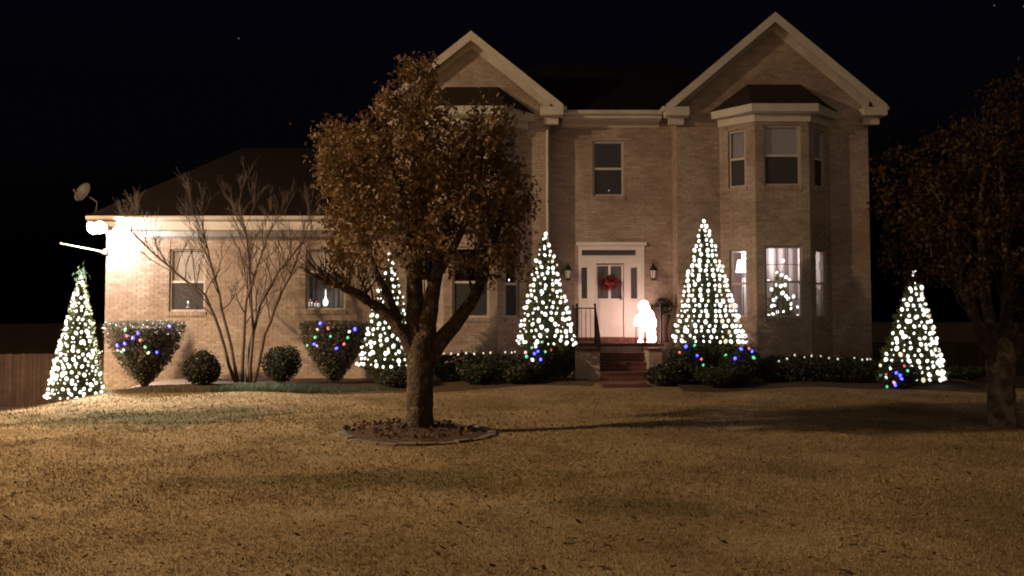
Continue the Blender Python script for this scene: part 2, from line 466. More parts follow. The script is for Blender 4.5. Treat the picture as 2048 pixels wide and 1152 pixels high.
m, n, b = mat_new('lawn_soil')
geo = N(n, 'ShaderNodeNewGeometry')
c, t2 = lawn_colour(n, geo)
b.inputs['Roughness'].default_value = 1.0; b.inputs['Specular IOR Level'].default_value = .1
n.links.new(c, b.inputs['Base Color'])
t5 = N(n, 'ShaderNodeTexNoise'); t5.inputs['Scale'].default_value = 70; t5.inputs['Detail'].default_value = 6
n.links.new(geo.outputs['Position'], t5.inputs['Vector'])
bp = N(n, 'ShaderNodeBump'); bp.inputs['Strength'].default_value = .7; bp.inputs['Distance'].default_value = .03
n.links.new(t5.outputs['Fac'], bp.inputs['Height']); n.links.new(bp.outputs[0], b.inputs['Normal'])
M['lawn'] = m
m, n, b = mat_new('lawn_blade')
geo = N(n, 'ShaderNodeNewGeometry')
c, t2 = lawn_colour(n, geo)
a = N(n, 'ShaderNodeAttribute', attribute_name='rnd')
rp = N(n, 'ShaderNodeValToRGB'); rp.color_ramp.elements[0].color = (.68,.66,.62,1); rp.color_ramp.elements[1].color = (1.25,1.22,1.15,1)
n.links.new(a.outputs['Fac'], rp.inputs[0])
mx = N(n, 'ShaderNodeMix', data_type='RGBA', blend_type='MULTIPLY'); mx.inputs[0].default_value = 1
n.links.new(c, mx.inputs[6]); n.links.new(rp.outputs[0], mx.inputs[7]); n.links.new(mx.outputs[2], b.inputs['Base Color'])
b.inputs['Roughness'].default_value = .9; b.inputs['Specular IOR Level'].default_value = .1
M['blade'] = m

# ------------------------------------------------------------------ ground
def sstep(a, b_, x):
    t = np.clip((x-a)/(b_-a), 0, 1)
    return t*t*(3-2*t)

def height(x, y):
    x = np.asarray(x, dtype=float); y = np.asarray(y, dtype=float)
    h = 0.12*sstep(15.5, 20, y)*sstep(-5, 1, x)
    d = np.clip(-9.0 - x, 0, None)
    k = d*d/(d+0.7)*0.36
    h = h - np.minimum(k, 1.35)
    h += 0.025*np.sin(x*.9+1.3)*np.cos(y*.7) + 0.018*np.sin(x*2.1-y*1.7)
    h = h - 0.5*sstep(11, 16, x)*sstep(10, 22, y)
    return h

def grid(name, xs, ys, hf, mat_, dz=0.0):
    xx, yy = np.meshgrid(xs, ys)
    V = np.stack([xx, yy, hf(xx, yy)+dz], -1).reshape(-1,3)
    nx, ny = len(xs), len(ys)
    i = (np.arange(ny-1)[:,None]*nx + np.arange(nx-1)[None,:]).ravel()
    F = np.stack([i, i+1, i+1+nx, i+nx], -1)
    o = link(name, V, F, mat_, smooth=True)
    return o

xs = np.concatenate([np.linspace(-400,-30,10)[:-1], np.linspace(-30,30,161), np.linspace(30,400,10)[1:]])
ys = np.concatenate([np.linspace(-60,-8,6)[:-1], np.linspace(-8,34,141), np.linspace(34,700,12)[1:]])
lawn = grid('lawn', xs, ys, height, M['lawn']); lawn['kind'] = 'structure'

dx = np.linspace(-19.0,-14.2,12); dy = np.linspace(-4,27.5,60)
dr = grid('driveway', dx, dy, height, M['asphalt'], 0.02); dr['kind'] = 'structure'

# planting beds along the house (mulch sheets with wavy front edges)
def bed(name, x0, x1, yback, front):
    xs_ = np.linspace(x0, x1, 60); V = []; F = []
    K = 8
    for i, x in enumerate(xs_):
        fy = front(x)
        for k in range(K):
            y = fy + (yback-fy)*k/(K-1)
            V.append((x, y, float(height(x, y)) + 0.004 + (0.05 if 0 < k < K-1 else 0.0)))
    for i in range(59):
        for k in range(K-1):
            a_ = i*K+k
            F.append((a_, a_+K, a_+K+1, a_+1))
    o = link(name, V, F, M['mulch'], smooth=True); o['kind'] = 'structure'
bed('planting_bed', -10.6, 1.9, 22.2, lambda x: 17.9 + .25*math.sin(x*.9+.4) + .5*sstep(-4,2,x))
bed('planting_bed', 3.85, 10.9, 22.2, lambda x: 18.0 + .22*math.sin(x*1.1))

# brick walk from the steps to the lawn
mb = MB()
wx0, wx1 = X(1197, 19.4), X(1284, 19.4)
mb.box(wx0, wx1, 18.5, 19.95, -.1, .145)
o = mb.build('walk', M['redbrick']); o['kind'] = 'structure'
pav = MB()
pw, pl = .10, .21
r_ = 0; y = 18.51
while y < 19.9:
    x = wx0 + (0 if r_ % 2 else -pl/2)
    while x < wx1:
        a0, a1 = max(x, wx0)+.004, min(x+pl, wx1)-.004
        if a1-a0 > .03: pav.box(a0, a1, y+.004, y+pw-.004, .13, .152+random.uniform(-.003,.004), random.random())
        x += pl
    y += pw; r_ += 1
o = pav.build('paving_brick', M['redbrick'], bpy.data.objects['walk']); o['kind'] = 'stuff'

# ------------------------------------------------------------------ turf blades
def blades(name, spec, mat_, kind='stuff', tag_=None):
    VV, FF, RR = [], [], []
    base = 0
    for (n_, gen, hmin, hmax, wd, lean) in spec:
        x, y = gen(n_)
        k = len(x)
        z = height(x, y)
        hh = rng.uniform(hmin, hmax, k); a_ = rng.uniform(0, 2*math.pi, k); la = rng.uniform(0, 2*math.pi, k); l = rng.uniform(.2, 1, k)*lean*hh
        ww = wd*rng.uniform(.6, 1.4, k)
        b0 = np.stack([x-np.cos(a_)*ww, y-np.sin(a_)*ww, z-.004], -1)
        b1 = np.stack([x+np.cos(a_)*ww, y+np.sin(a_)*ww, z-.004], -1)
        t = np.stack([x+np.cos(la)*l, y+np.sin(la)*l, z+hh], -1)
        V = np.stack([b0, b1, t], 1).reshape(-1,3)
        VV.append(V); FF.append(np.arange(3*k).reshape(-1,3)+base); base += 3*k
        RR.append(rng.random(k))
    o = link(name, np.concatenate(VV), np.concatenate(FF), mat_, rnd=np.concatenate(RR))
    o['kind'] = kind
    if tag_: tag(o, *tag_)
    return o

def in_lawn(y0, y1, half):
    def g(n_):
        y = rng.uniform(y0, y1, n_); x = rng.uniform(-1, 1, n_)*(half*y+1.2)
        # thin, clumpy turf
        d = np.sin(x*3.1+2*np.sin(y*1.7))+np.sin(y*4.3+2*np.sin(x*2.3))+rng.normal(0, 1.1, n_)
        k = (d > -1.7) & ~((np.abs(x) > 9.4) & (x < 0)) & (np.hypot(x+1.38, (y-11.6)) > 1.2)
        return x[k], y[k]
    return g
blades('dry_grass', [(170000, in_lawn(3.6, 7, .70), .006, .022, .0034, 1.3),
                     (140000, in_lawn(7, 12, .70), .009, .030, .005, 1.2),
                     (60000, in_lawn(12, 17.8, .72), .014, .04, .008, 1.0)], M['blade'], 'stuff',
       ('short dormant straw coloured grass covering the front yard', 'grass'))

def along(x0, x1, y0, y1):
    return lambda n_: (rng.uniform(x0, x1, n_), rng.uniform(y0, y1, n_))
blades('border_grass', [(5200, along(X(445,18.6), X(640,18.6), 17.9, 19.0), .08, .20, .007, 1.2),
                        (1600, along(X(215,18.4), X(440,18.4), 17.9, 18.6), .05, .12, .007, 1.2),
                        (2600, along(X(640,18.8), X(800,18.8), 18.1, 19.0), .07, .15, .007, 1.2)], M['liriope'], 'stuff',
       ('low green border grass in the bed before the garage wall', 'grass'))

def litter(name, n_, gen, s0, s1, lab):
    x, y = gen(n_); k = len(x)
    z = height(x, y) + rng.uniform(.012, .045, k)
    s = rng.uniform(s0, s1, k); a_ = rng.uniform(0, 6.28, k); e = rng.uniform(-.6, .6, (k, 2))
    u = np.stack([np.cos(a_), np.sin(a_), e[:,0]], -1)*s[:,None]; v = np.stack([-np.sin(a_), np.cos(a_), e[:,1]], -1)*s[:,None]*.55
    c_ = np.stack([x, y, z], -1)
    V = np.stack([c_-u, c_-v, c_+u, c_+v], 1).reshape(-1,3)
    o = link(name, V, np.arange(4*k).reshape(-1,4), M['deadleaf'], rnd=rng.random(k))
    o['kind'] = 'stuff'; tag(o, *lab)
def lg(n_):
    y = 3.8 + 13.5*rng.random(n_)**1.4; x = rng.uniform(-1, 1, n_)*(.66*y)
    k = (x > -9)
    return x[k], y[k]
litter('fallen_leaves', 1500, lg, .014, .036, ('small brown fallen leaves strewn over the dry lawn', 'leaves'))

def lu(n_):
    a_ = rng.uniform(0,6.28,n_); r_ = 1.25+2.6*rng.random(n_)**1.6
    return -1.38+r_*np.cos(a_), 11.7+r_*np.sin(a_)*.9
litter('fallen_leaves', 420, lu, .016, .036, ('brown leaves dropped on the grass around the ringed pear tree', 'leaves'))

# ------------------------------------------------------------------ house
house = thing('brick_house', 'tan brick two-storey house with twin front gables and low side wing', 'house', (0, 22, 0))

BL, BH, JT = .245, .079, .010     # brick module and joint
singles = []                      # bricks near the floodlight, placed one by one

def intervals_minus(segs, cuts):
    for c0, c1 in cuts:
        out = []
        for a_, b_ in segs:
            if c1 <= a_ or c0 >= b_: out.append((a_, b_))
            else:
                if c0 > a_: out.append((a_, c0))
                if c1 < b_: out.append((c1, b_))
        segs = out
    return segs

def wall(name, p0, p1, z0, z1, opens=(), thick=.24, span=None, single=None, brick='brick'):
    """brick wall from p0 to p1 (left to right seen from outside); opens: (u0,u1,z0,z1); span(z)->(u0,u1) for gables"""
    p0 = Vector((p0[0], p0[1], 0)); p1 = Vector((p1[0], p1[1], 0))
    L = (p1-p0).length; u = (p1-p0)/L; nrm = Vector((u.y, -u.x, 0))
    mb = MB()
    if span is None:
        us = sorted({0, L, *[o[0] for o in opens], *[o[1] for o in opens]}); zs = sorted({z0, z1, *[o[2] for o in opens], *[o[3] for o in opens]})
        us = [t for t in us if 0 <= t <= L]; zs = [t for t in zs if z0 <= t <= z1]
        for a_, b_ in zip(us, us[1:]):
            zz = None
            for c_, d_ in zip(zs, zs[1:]):
                mu, mz = (a_+b_)/2, (c_+d_)/2
                solid = not any(o[0] < mu < o[1] and o[2] < mz < o[3] for o in opens)
                if solid:
                    if zz is None: zz = c_
                    top = d_
                if (not solid or d_ == zs[-1]) and zz is not None:
                    mb.obox(p0, u, nrm, a_, b_, -thick, 0, zz, top); zz = None
    else:
        a0, a1 = span(z0); b0, b1 = span(z1-1e-4)
        mb.prism([(a0, z0), (a1, z0), ((b0+b1)/2, z1)], p0, u, nrm, -thick, 0)
    wo = mb.build(name, M['mortar'], house)
    bk = MB()
    row = 0; z = z0
    while z < z1 - .03:
        zt = min(z+BH-JT, z1)
        seg = [(0, L)] if span is None else [span(z+BH*.6)]
        seg = intervals_minus(seg, [(o[0], o[1]) for o in opens if o[2] < z+BH/2 < o[3]])
        for s0, s1 in seg:
            x = math.floor(s0/BL)*BL - (BL/2 if row % 2 else 0)
            while x < s1:
                a_, b_ = max(x, s0)+JT/2, min(x+BL, s1)-JT/2
                if b_-a_ > .035:
                    if single and single(a_, z) and b_-a_ > BL*.9 and len(singles) < 298:
                        singles.append((wo, p0+u*((a_+b_)/2), z))
                    else:
                        pr = .010+random.uniform(-.003,.005)
                        P = lambda q, d, zz: (p0.x+u.x*q+nrm.x*d, p0.y+u.y*q+nrm.y*d, zz)
                        bk.add([P(a_,pr,z),P(b_,pr,z),P(b_,pr,zt),P(a_,pr,zt),P(a_,-.004,z),P(b_,-.004,z),P(b_,-.004,zt),P(a_,-.004,zt)],
                               [(0,1,2,3),(0,4,5,1),(1,5,6,2),(2,6,7,3),(3,7,4,0)], random.random())
                x += BL
        z += BH; row += 1
    bo = bk.build('brickwork', M[brick], wo); bo['kind'] = 'stuff'
    return wo, p0, u, nrm

def window(p0, u, nrm, u0, u1, z0, z1, upper='shade', lower='shade', screen=True, grids=False, sill=True, split=.5, name='window'):
    """double-hung window in an opening: frame with sashes, panes, sill and what hangs behind the glass"""
    f = MB(); d0, d1 = -.13, -.045; t = .055
    f.obox(p0,u,nrm,u0,u0+t,d0,d1,z0,z1); f.obox(p0,u,nrm,u1-t,u1,d0,d1,z0,z1)
    f.obox(p0,u,nrm,u0+t,u1-t,d0,d1,z0,z0+t); f.obox(p0,u,nrm,u0+t,u1-t,d0,d1,z1-t,z1)
    fo = f.build(name, M['frame'], house)
    zm = z0+(z1-z0)*split
    r_ = MB(); r_.obox(p0,u,nrm,u0+t,u1-t,d0+.01,d1-.004,zm-.03,zm+.03); r_.build('meeting_rail', M['trim'], fo)
    for (a_, b_, d) in ((zm+.03, z1-t, -.075), (z0+t, zm-.03, -.095)):
        p = MB(); p.obox(p0,u,nrm,u0+t,u1-t,d-.004,d,a_,b_); p.build('pane', M['glass'], fo)
    if screen:
        p = MB(); p.obox(p0,u,nrm,u0+t,u1-t,-.064,-.062,z0+t,zm-.03); p.build('insect_screen', M['screen'], fo)
    if grids:
        g = MB()
        for (a_, b_) in ((zm+.03, z1-t), (z0+t, zm-.03)):
            for k in (1, 2):
                q = u0+t+(u1-u0-2*t)*k/3
                g.obox(p0,u,nrm,q-.008,q+.008,-.092,-.080,a_,b_)
            g.obox(p0,u,nrm,u0+t,u1-t,-.0915,-.0805,(a_+b_)/2-.008,(a_+b_)/2+.008)
        g.build('muntins', M['pot'], fo)
    if sill:
        s = MB(); q = u0-.04
        while q < u1+.03:
            s.obox(p0,u,nrm,q+.004,min(q+.075,u1+.045)-.004,-.12,.035,z0-.115,z0-.004,random.random()); q += .079
        s.build('sill', M['brick'], fo)
    # what hangs behind the glass
    for kind, a_, b_ in ((upper, zm, z1-t), (lower, z0+t, zm)):
        if kind in ('shade', 'blind'):
            p = MB(); k = 14 if kind == 'blind' else 1
            for i in range(k):
                c_, d_ = a_+(b_-a_)*i/k, a_+(b_-a_)*(i+1)/k
                if kind == 'blind':
                    P = lambda q, d, zz: (p0.x+u.x*q+nrm.x*d, p0.y+u.y*q+nrm.y*d, zz)
                    p.add([P(u0+t,-.106,c_),P(u1-t,-.106,c_),P(u1-t,-.125,d_+.003),P(u0+t,-.125,d_+.003)], [(0,1,2,3)])
                else: p.obox(p0,u,nrm,u0+t,u1-t,-.113,-.108,a_,b_)
            p.build('blind' if kind == 'blind' else 'roller_shade', M[kind], fo)
        elif kind == 'sheer':
            drape(p0, u, nrm, u0+.02, u1-.02, a_, b_+.03, fo, d=-.24)
    return fo

def drape(p0, u, nrm, u0, u1, z0, z1, parent, d=-.24, m_='sheer', amp=.03, wl=.11):
    V, F = [], []; k = max(8, int((u1-u0)/.018)); ph = random.random()*6
    for i in range(k+1):
        q = u0+(u1-u0)*i/k; dd = d+amp*math.sin(ph+q/wl*6.28)+.3*amp*math.sin(q/wl*2.2)
        for z in (z0, z1): V.append((p0.x+u.x*q+nrm.x*dd, p0.y+u.y*q+nrm.y*dd, z))
    for i in range(k): F.append((2*i, 2*i+2, 2*i+3, 2*i+1))
    return link('curtain', V, F, M[m_], parent, smooth=True)

YC, YW, YG, BD = 22.0, 21.35, 21.8, .6          # wall planes: centre, wings, garage; bay depth
ZB = -1.6
EAVE = Z(222, 21.6)                              # 7.37
FR = Z(255, 22.0)                                # frieze foot
# --- centre
cx0, cx1 = 1.03, 4.50
wz = [X(1187,YC)-cx0, X(1249,YC)-cx0, Z(392,YC), Z(282,YC)]
dz = [X(1157,YC)-cx0, X(1289,YC)-cx0, Z(675,YC), Z(488,YC)]
cw = wall('centre_wall', (cx0,YC), (cx1,YC), ZB, 7.3, [tuple(wz), tuple(dz)])
window(cw[1], cw[2], cw[3], wz[0], wz[1], wz[2], wz[3], upper='none', lower='none', grids=False, screen=True)
# --- wings
def wing(x0, x1, bayc, apex_z, eave_z, YW=YW):
    xc = (x0+x1)/2; hw = (x1-x0)/2; oh = .36
    zt = 7.22
    bu0, bu1 = bayc-1.5-x0, bayc+1.5-x0
    opens = [(bu0+.22, bu1-.22, 1.3, 3.95), (bu0+.22, bu1-.22, 4.35, 7.1)]
    wall('wing_wall', (x0,YW), (x1,YW), ZB, zt, opens)
    sl_ = (apex_z-eave_z)/(hw+oh)
    gz = apex_z - .2
    def span(z):
        half = (gz - z)/sl_
        return (max(0, hw-half), min(2*hw, hw+half))
    wall('gable_wall', (x0,YW), (x1,YW), zt, gz, span=span)
    # side walls
    wall('wing_side_wall', (x0,YC+.3), (x0,YW+.002), ZB, zt+.1)
    wall('wing_side_wall', (x1,YW+.002), (x1,YC+.3), ZB, zt+.1)
    # roof slabs, rake boards, soffit and frieze boards
    yf, yb = YW-.36, 27.0
    roof = MB()
    for s in (-1, 1):
        e = (xc+s*(hw+oh), eave_z); a_ = (xc, apex_z)
        V = [(e[0],yf,e[1]),(a_[0],yf,a_[1]),(a_[0],yb,a_[1]),(e[0],yb,e[1])]
        V += [(p[0],p[1],p[2]+.05) for p in V]
        F = [(0,1,2,3),(7,6,5,4),(0,4,5,1),(1,5,6,2),(2,6,7,3),(3,7,4,0)]
        if s == 1: F = [f[::-1] for f in F]
        roof.add(V, F)
    ro = roof.build('wing_roof', M['shingle'], house)
    def rake(y0, y1, top, th, drop_end=0.0):
        """pair of boards that follow the rake; top = distance below the roof line"""
        b_ = MB()
        for s in (-1, 1):
            o = Vector((xc+s*(hw+oh-drop_end), 0, eave_z + sl_*drop_end)); p = Vector((xc, 0, apex_z))
            k = math.sqrt(1+sl_*sl_)
            V = []
            for y in (y0, y1):
                V += [(o.x, y, o.z-top*k), (p.x, y, p.z-top*k), (p.x, y, p.z-(top+th)*k), (o.x, y, o.z-(top+th)*k)]
            F = [(0,1,2,3),(7,6,5,4),(0,4,5,1),(1,5,6,2),(2,6,7,3),(3,7,4,0)]
            if s == -1: F = [f[::-1] for f in F]
            b_.add(V, F)
        return b_
    rake(yf-.03, yf-.002, -.045, .20).build('rake_board', M['trim'], house)
    rake(yf, YW+.01, .012, .02, .02).build('rake_soffit', M['trim'], house)
    rake(YW-.045, YW-.012, .04, .20, .34).build('frieze_board', M['trim'], house)
    rake(YW-.085, YW-.047, .04, .05, .34).build('crown_moulding', M['trim'], house)
    for s in (-1, 1):
        r_ = MB(); e = xc+s*(hw+oh)
        xa, xb = (e, e-s*.62)
        lo, hi = min(xa,xb), max(xa,xb)
        zz = eave_z-.13
        r_.box(lo, hi, yf-.034, YW-.01, zz-.10, zz+.125)
        r_.box(lo+(.12 if s<0 else 0.1), hi-(.1 if s<0 else .12), YW-.18, YW-.011, zz-.30, zz-.104)
        r_.build('eave_return', M['trim'], house)
        g = MB(); g.tube([(e+s*.05, yf+.05, eave_z-.02),(e+s*.05, 24, eave_z-.02)], .06, 8); g.build('gutter', M['trim'], house)
    # bay: three facets, both storeys
    zb_t = Z(240, 20.75)
    pts = [(bayc-1.5,YW),(bayc-.71,YW-BD),(bayc+.71,YW-BD),(bayc+1.5,YW)]
    out = []
    L = math.hypot(.79, BD)
    up = (Z(371,20.75), Z(250,20.75)); low = (Z(635,20.75), Z(492,20.75))
    ws = [(L/2-.24, L/2+.24), (.71-.49, .71+.49), (L/2-.24, L/2+.24)]
    for k in range(3):
        u0, u1 = ws[k]
        dn = .07 if k != 1 else 0
        wl = wall('bay_wall', pts[k], pts[k+1], ZB, zb_t, [(u0,u1,low[0],low[1]-dn),(u0,u1,up[0],up[1]-dn)], thick=.2)
        out.append((wl, u0, u1, low, up, dn))
    # bay cornice: frieze, soffit box and hipped roof
    def ring(off, zlo, zhi, y_in):
        c = bayc
        k = off
        o_ = [(c-1.5-k*.75,YW-.012),(c-.71-k*.55,YW-BD-k),(c+.71+k*.55,YW-BD-k),(c+1.5+k*.75,YW-.012)]
        i_ = [(p[0]*.9+c*.1, p[1]*.9+(YW-.012)*.1) for p in o_]
        i_[0] = (i_[0][0], YW-.012); i_[3] = (i_[3][0], YW-.012)
        V = [(x,y,zlo) for x,y in o_]+[(x,y,zhi) for x,y in o_]
        F = [(0,1,5,4),(1,2,6,5),(2,3,7,6),(3,2,1,0),(4,5,6,7)]
        b_ = MB(); b_.add(V, F); return b_, o_
    b1, _ = ring(.06, zb_t-.05, zb_t+.16, 0); b1.build('bay_frieze', M['trim'], house)
    b2, o_ = ring(.30, zb_t+.163, zb_t+.37, 0); b2.build('bay_fascia', M['trim'], house)
    zr = zb_t+.373; zp = Z(168, 21.3)
    b3 = MB()
    V = [(p[0]+(-.03 if i<2 else .03), p[1]-(.03 if i in (1,2) else 0), zr) for i, p in enumerate(o_)] + [(bayc-.72, YW-.013, zp),(bayc+.72, YW-.013, zp)]
    b3.add(V, [(0,1,4),(1,2,5,4),(2,3,5),(0,4,5,3),(3,2,1,0)]); b3.build('bay_roof', M['bayroof'], house)
    return out

RB, LB = 7.16, -1.10
rb = wing(4.50, 9.72, RB, Z(28, 20.97), Z(213, 20.97))
lb = wing(-3.27, 1.03, LB, Z(66, 21.22), Z(213, 21.22), 21.58)
for k, (wl, u0, u1, low, up, dn) in enumerate(rb):
    _, p, u, nn = wl
    window(p,u,nn,u0,u1,low[0],low[1]-dn, upper='none', lower='none', screen=False, grids=(k == 1))
    if k == 2: drape(p, u, nn, u0, u1, low[0], low[1]-dn, house, d=-.17, m_='sheer_room', amp=.012, wl=.09)
    window(p,u,nn,u0,u1,up[0],up[1]-dn, upper='blind', lower='blind', screen=True)
for k, (wl, u0, u1, low, up, dn) in enumerate(lb):
    _, p, u, nn = wl
    window(p,u,nn,u0,u1,low[0],low[1]-dn, upper='none', lower='none', screen=True, grids=(k == 1))
    window(p,u,nn,u0,u1,up[0],up[1]-dn, upper='blind', lower='blind', screen=True)
# centre eave
e = MB(); e.box(1.40, 4.14, YC-.035, YC-.012, FR, EAVE-.22); e.build('frieze_board', M['trim'], house)
e = MB(); e.box(1.40, 4.14, YC-.40, YC-.012, EAVE-.216, EAVE-.19); e.build('soffit', M['trim'], house)
e = MB(); e.box(1.40, 4.14, YC-.44, YC-.402, EAVE-.21, EAVE-.02); e.build('fascia', M['trim'], house)
e = MB(); e.tube([(1.35,YC-.50,EAVE-.06),(4.18,YC-.50,EAVE-.06)], .065, 10); e.build('gutter', M['trim'], house)
e = MB(); e.tube([(.975,21.58-.045,6.9),(.975,21.58-.045,.25),(1.0,21.58-.18,.12)], .034, 8); e.build('downspout', M['trim'], house)
# main roof (hipped) and hidden outer walls
def hip(name, x0, x1, y0, y1, ze, zr, rx0, rx1, th=.06):
    ym = (y0+y1)/2
    V = [(x0,y0,ze),(x1,y0,ze),(x1,y1,ze),(x0,y1,ze),(rx0,ym,zr),(rx1,ym,zr)]
    V2 = [(p[0],p[1],p[2]-th) for p in V[:4]]
    b_ = MB(); b_.add(V+V2, [(0,1,5,4),(1,2,5),(2,3,4,5),(3,0,4),(0,6,7,1),(1,7,8,2),(2,8,9,3),(3,9,6,0),(6,9,8,7)])
    return b_.build(name, M['shingle'], house)
hip('main_roof', -3.7, 10.1, YC-.42, 30.4, EAVE+.03, Z(131, 26), 0.9, 5.6)
o_ = MB(); o_.box(-3.27,-3.05,YC+.31,30,ZB,7.3); o_.box(9.50,9.72,YC+.31,30,ZB,7.3); o_.box(-3.045,9.495,29.8,30,ZB,7.3); o_.build('outer_wall', M['mortar'], house)
# --- garage wing
gx0, gx1 = X(210, YG), -3.28
GE = Z(432, YG-.45); GS = Z(463, YG)
w1 = [X(337,YG)-gx0, X(409,YG)-gx0, Z(623,YG), Z(497,YG)]
w2 = [X(611,YG)-gx0, X(690,YG)-gx0, Z(620,YG), Z(497,YG)]
near = lambda q, z: q < 3.0 and 1.2 < z < 4.0
gw = wall('garage_wall', (gx0,YG), (gx1,YG), ZB, GS, [tuple(w1), tuple(w2)], single=near)
wall('garage_side_wall', (gx0,29), (gx0,YG+.002), ZB, GS)
bmesh_ = MB(); bmesh_.box(-BL/2+JT/2, BL/2-JT/2, -.008, .004, 0, BH-JT)
bme = bmesh_.build('brick', M['brick'], house)
bme_mesh = bme.data
bme_mesh.transform(Matrix.Translation(Vector(ROOT[house])))
bpy.data.objects.remove(bme)
for wo, p, z in singles:
    place('brick', bme_mesh, (p.x, p.y+random.uniform(-.003,.002), z), wo, (0, 0, random.uniform(-.008,.008)))
window(gw[1], gw[2], gw[3], *w1, upper='shade', lower='shade', split=.47)
window(gw[1], gw[2], gw[3], *w2, upper='shade', lower='none', screen=False, split=.62)
e = MB(); e.box(gx0-.3, gx1-.01, YG-.42, YG-.012, GS+.005, GS+.03); e.build('soffit', M['trim'], house)
e = MB(); e.box(gx0-.3, gx1-.01, YG-.455, YG-.422, GS-.01, GE-.04); e.build('fascia', M['trim'], house)
e = MB(); e.tube([(gx0-.3,YG-.51,GE-.06),(gx1-.01,YG-.51,GE-.06)], .06, 10); e.build('gutter', M['trim'], house)
e = MB(); e.box(gx0-.002, gx1-.01, YG-.03, YG-.012, GS-.14, GS+.003); e.build('frieze_board', M['trim'], house)
hip('garage_roof', gx0-.36, gx1+.6, YG-.46, 29.5, GE, Z(298, 25.6), gx0+2.5, gx1+.5)
o_ = MB(); o_.box(gx0+.25, gx1, 28.8, 29, ZB, GS); o_.build('garage_back_wall', M['mortar'], house)
# rooms behind the glass
rm = MB()
rm.box(4.75, 9.4, 25.4, 25.5, 1.1, 3.9); rm.box(4.70, 4.749, YW+.3, 25.5, 1.1, 3.9); rm.box(9.401, 9.45, YW+.3, 25.5, 1.1, 3.9)
rm.build('room_walls', M['room'], house)
rm = MB(); rm.box(4.75, 9.4, YW+.25, 25.4, 1.05, 1.099); rm.box(RB-.72, RB+.72, YW-.36, YW+.249, 1.051, 1.098); rm.build('room_floor', M['wood'], house)
rm = MB(); rm.box(4.75, 9.4, YW+.02, 25.4, 3.901, 3.95); rm.box(RB-.7, RB+.7, YW-.37, YW+.019, 3.902, 3.949); rm.build('room_ceiling', M['room'], house)
rm = MB(); rm.box(-3.0, 4.6, 24.0, 24.1, 1.1, 7.2); rm.box(-10.9, -3.4, 23.6, 23.7, 0, 4.0); rm.box(4.6, 9.4, 23.6, 23.7, 4.0, 7.2)
rm.box(-3.0, 4.69, 21.9+.35, 24, 3.9, 4.1)
rm.build('inner_walls', M['darkroom'], house)

# --- front door with sidelights and transom
u, nn, p = cw[2], cw[3], cw[1]
ux = lambda px: X(px, YC)-cx0
zz = lambda py: Z(py, YC)
d = MB()
D0, D1 = -.12, .035
glass_l = (ux(1163), ux(1175), zz(597), zz(535)); glass_r = (ux(1262), ux(1275), zz(597), zz(535)); tr = (ux(1164), ux(1273), zz(511), zz(500))
dr_ = (ux(1192), ux(1248), zz(674), zz(529))
# casing boards
d.obox(p,u,nn,dz[0],dz[1],D0,D1,tr[3],dz[3]); d.obox(p,u,nn,dz[0],dz[1],D0,D1,dr_[3]+.03,tr[2])
d.obox(p,u,nn,dz[0],tr[0],D0,D1,tr[2],tr[3]); d.obox(p,u,nn,tr[1],dz[1],D0,D1,tr[2],tr[3])
for g_, a_, b_ in ((glass_l, dz[0], dr_[0]-.03), (glass_r, dr_[1]+.03, dz[1])):
    d.obox(p,u,nn,a_,b_,D0,D1-.02,dz[2],g_[2]); d.obox(p,u,nn,a_,b_,D0,D1-.02,g_[3],dr_[3]+.03)
    d.obox(p,u,nn,a_,g_[0],D0,D1-.02,g_[2],g_[3]); d.obox(p,u,nn,g_[1],b_,D0,D1-.02,g_[2],g_[3])
d.obox(p,u,nn,dr_[0]-.03,dr_[0],D0,D1-.005,dz[2],dr_[3]+.03); d.obox(p,u,nn,dr_[1],dr_[1]+.03,D0,D1-.005,dz[2],dr_[3]+.03)
d.obox(p,u,nn,dz[0]-.06,dz[1]+.06,.036,.075,dz[3]-.05,dz[3]+.05)
d.obox(p,u,nn,dz[0]+.03,dz[1]-.03,.036,.06,tr[2]-.05,tr[2]-.02)
for a_, b_ in ((ux(1160),ux(1178)), (ux(1259),ux(1279))):      # raised lower panels
    d.obox(p,u,nn,a_,b_,D1-.019,D1-.006,zz(668),zz(606))
    d.obox(p,u,nn,a_-.02,b_+.02,D1-.019,D1+.012,zz(604.5),zz(602))
surround = d.build('door_surround', M['door'], house)
for g_ in (glass_l, glass_r, tr):
    q = MB(); q.obox(p,u,nn,g_[0],g_[1],-.06,-.055,g_[2],g_[3]); q.build('pane', M['glass'], surround)
q = MB(); gA = (ux(1196), ux(1244), zz(597), zz(532))
q.obox(p,u,nn,dr_[0]+.005,gA[0],-.1,-.045,dr_[2],dr_[3]); q.obox(p,u,nn,gA[1],dr_[1]-.012,-.1,-.045,dr_[2],dr_[3])
q.obox(p,u,nn,gA[0],gA[1],-.1,-.045,dr_[2],gA[2]); q.obox(p,u,nn,gA[0],gA[1],-.1,-.045,gA[3],dr_[3])
for a_, b_ in ((ux(1198),ux(1217)), (ux(1223),ux(1242))): q.obox(p,u,nn,a_,b_,-.044,-.034,zz(665),zz(604))
mid = (gA[0]+gA[1])/2
q.obox(p,u,nn,mid-.035,mid+.035,-.09,-.055,gA[2],gA[3])
front_door = q.build('front_door', M['door'], house)
for a_, b_ in ((gA[0],mid-.035),(mid+.035,gA[1])):
    q = MB(); q.obox(p,u,nn,a_,b_,-.078,-.072,gA[2],gA[3]); q.build('pane', M['glass'], front_door)
q = MB(); q.obox(p,u,nn,dr_[1]-.1,dr_[1]-.06,-.043,-.02,zz(600),zz(592)); q.sphere((p.x+dr_[1]-.08,YC-.0,zz(596)), .03); q.build('handle', M['iron'], front_door)
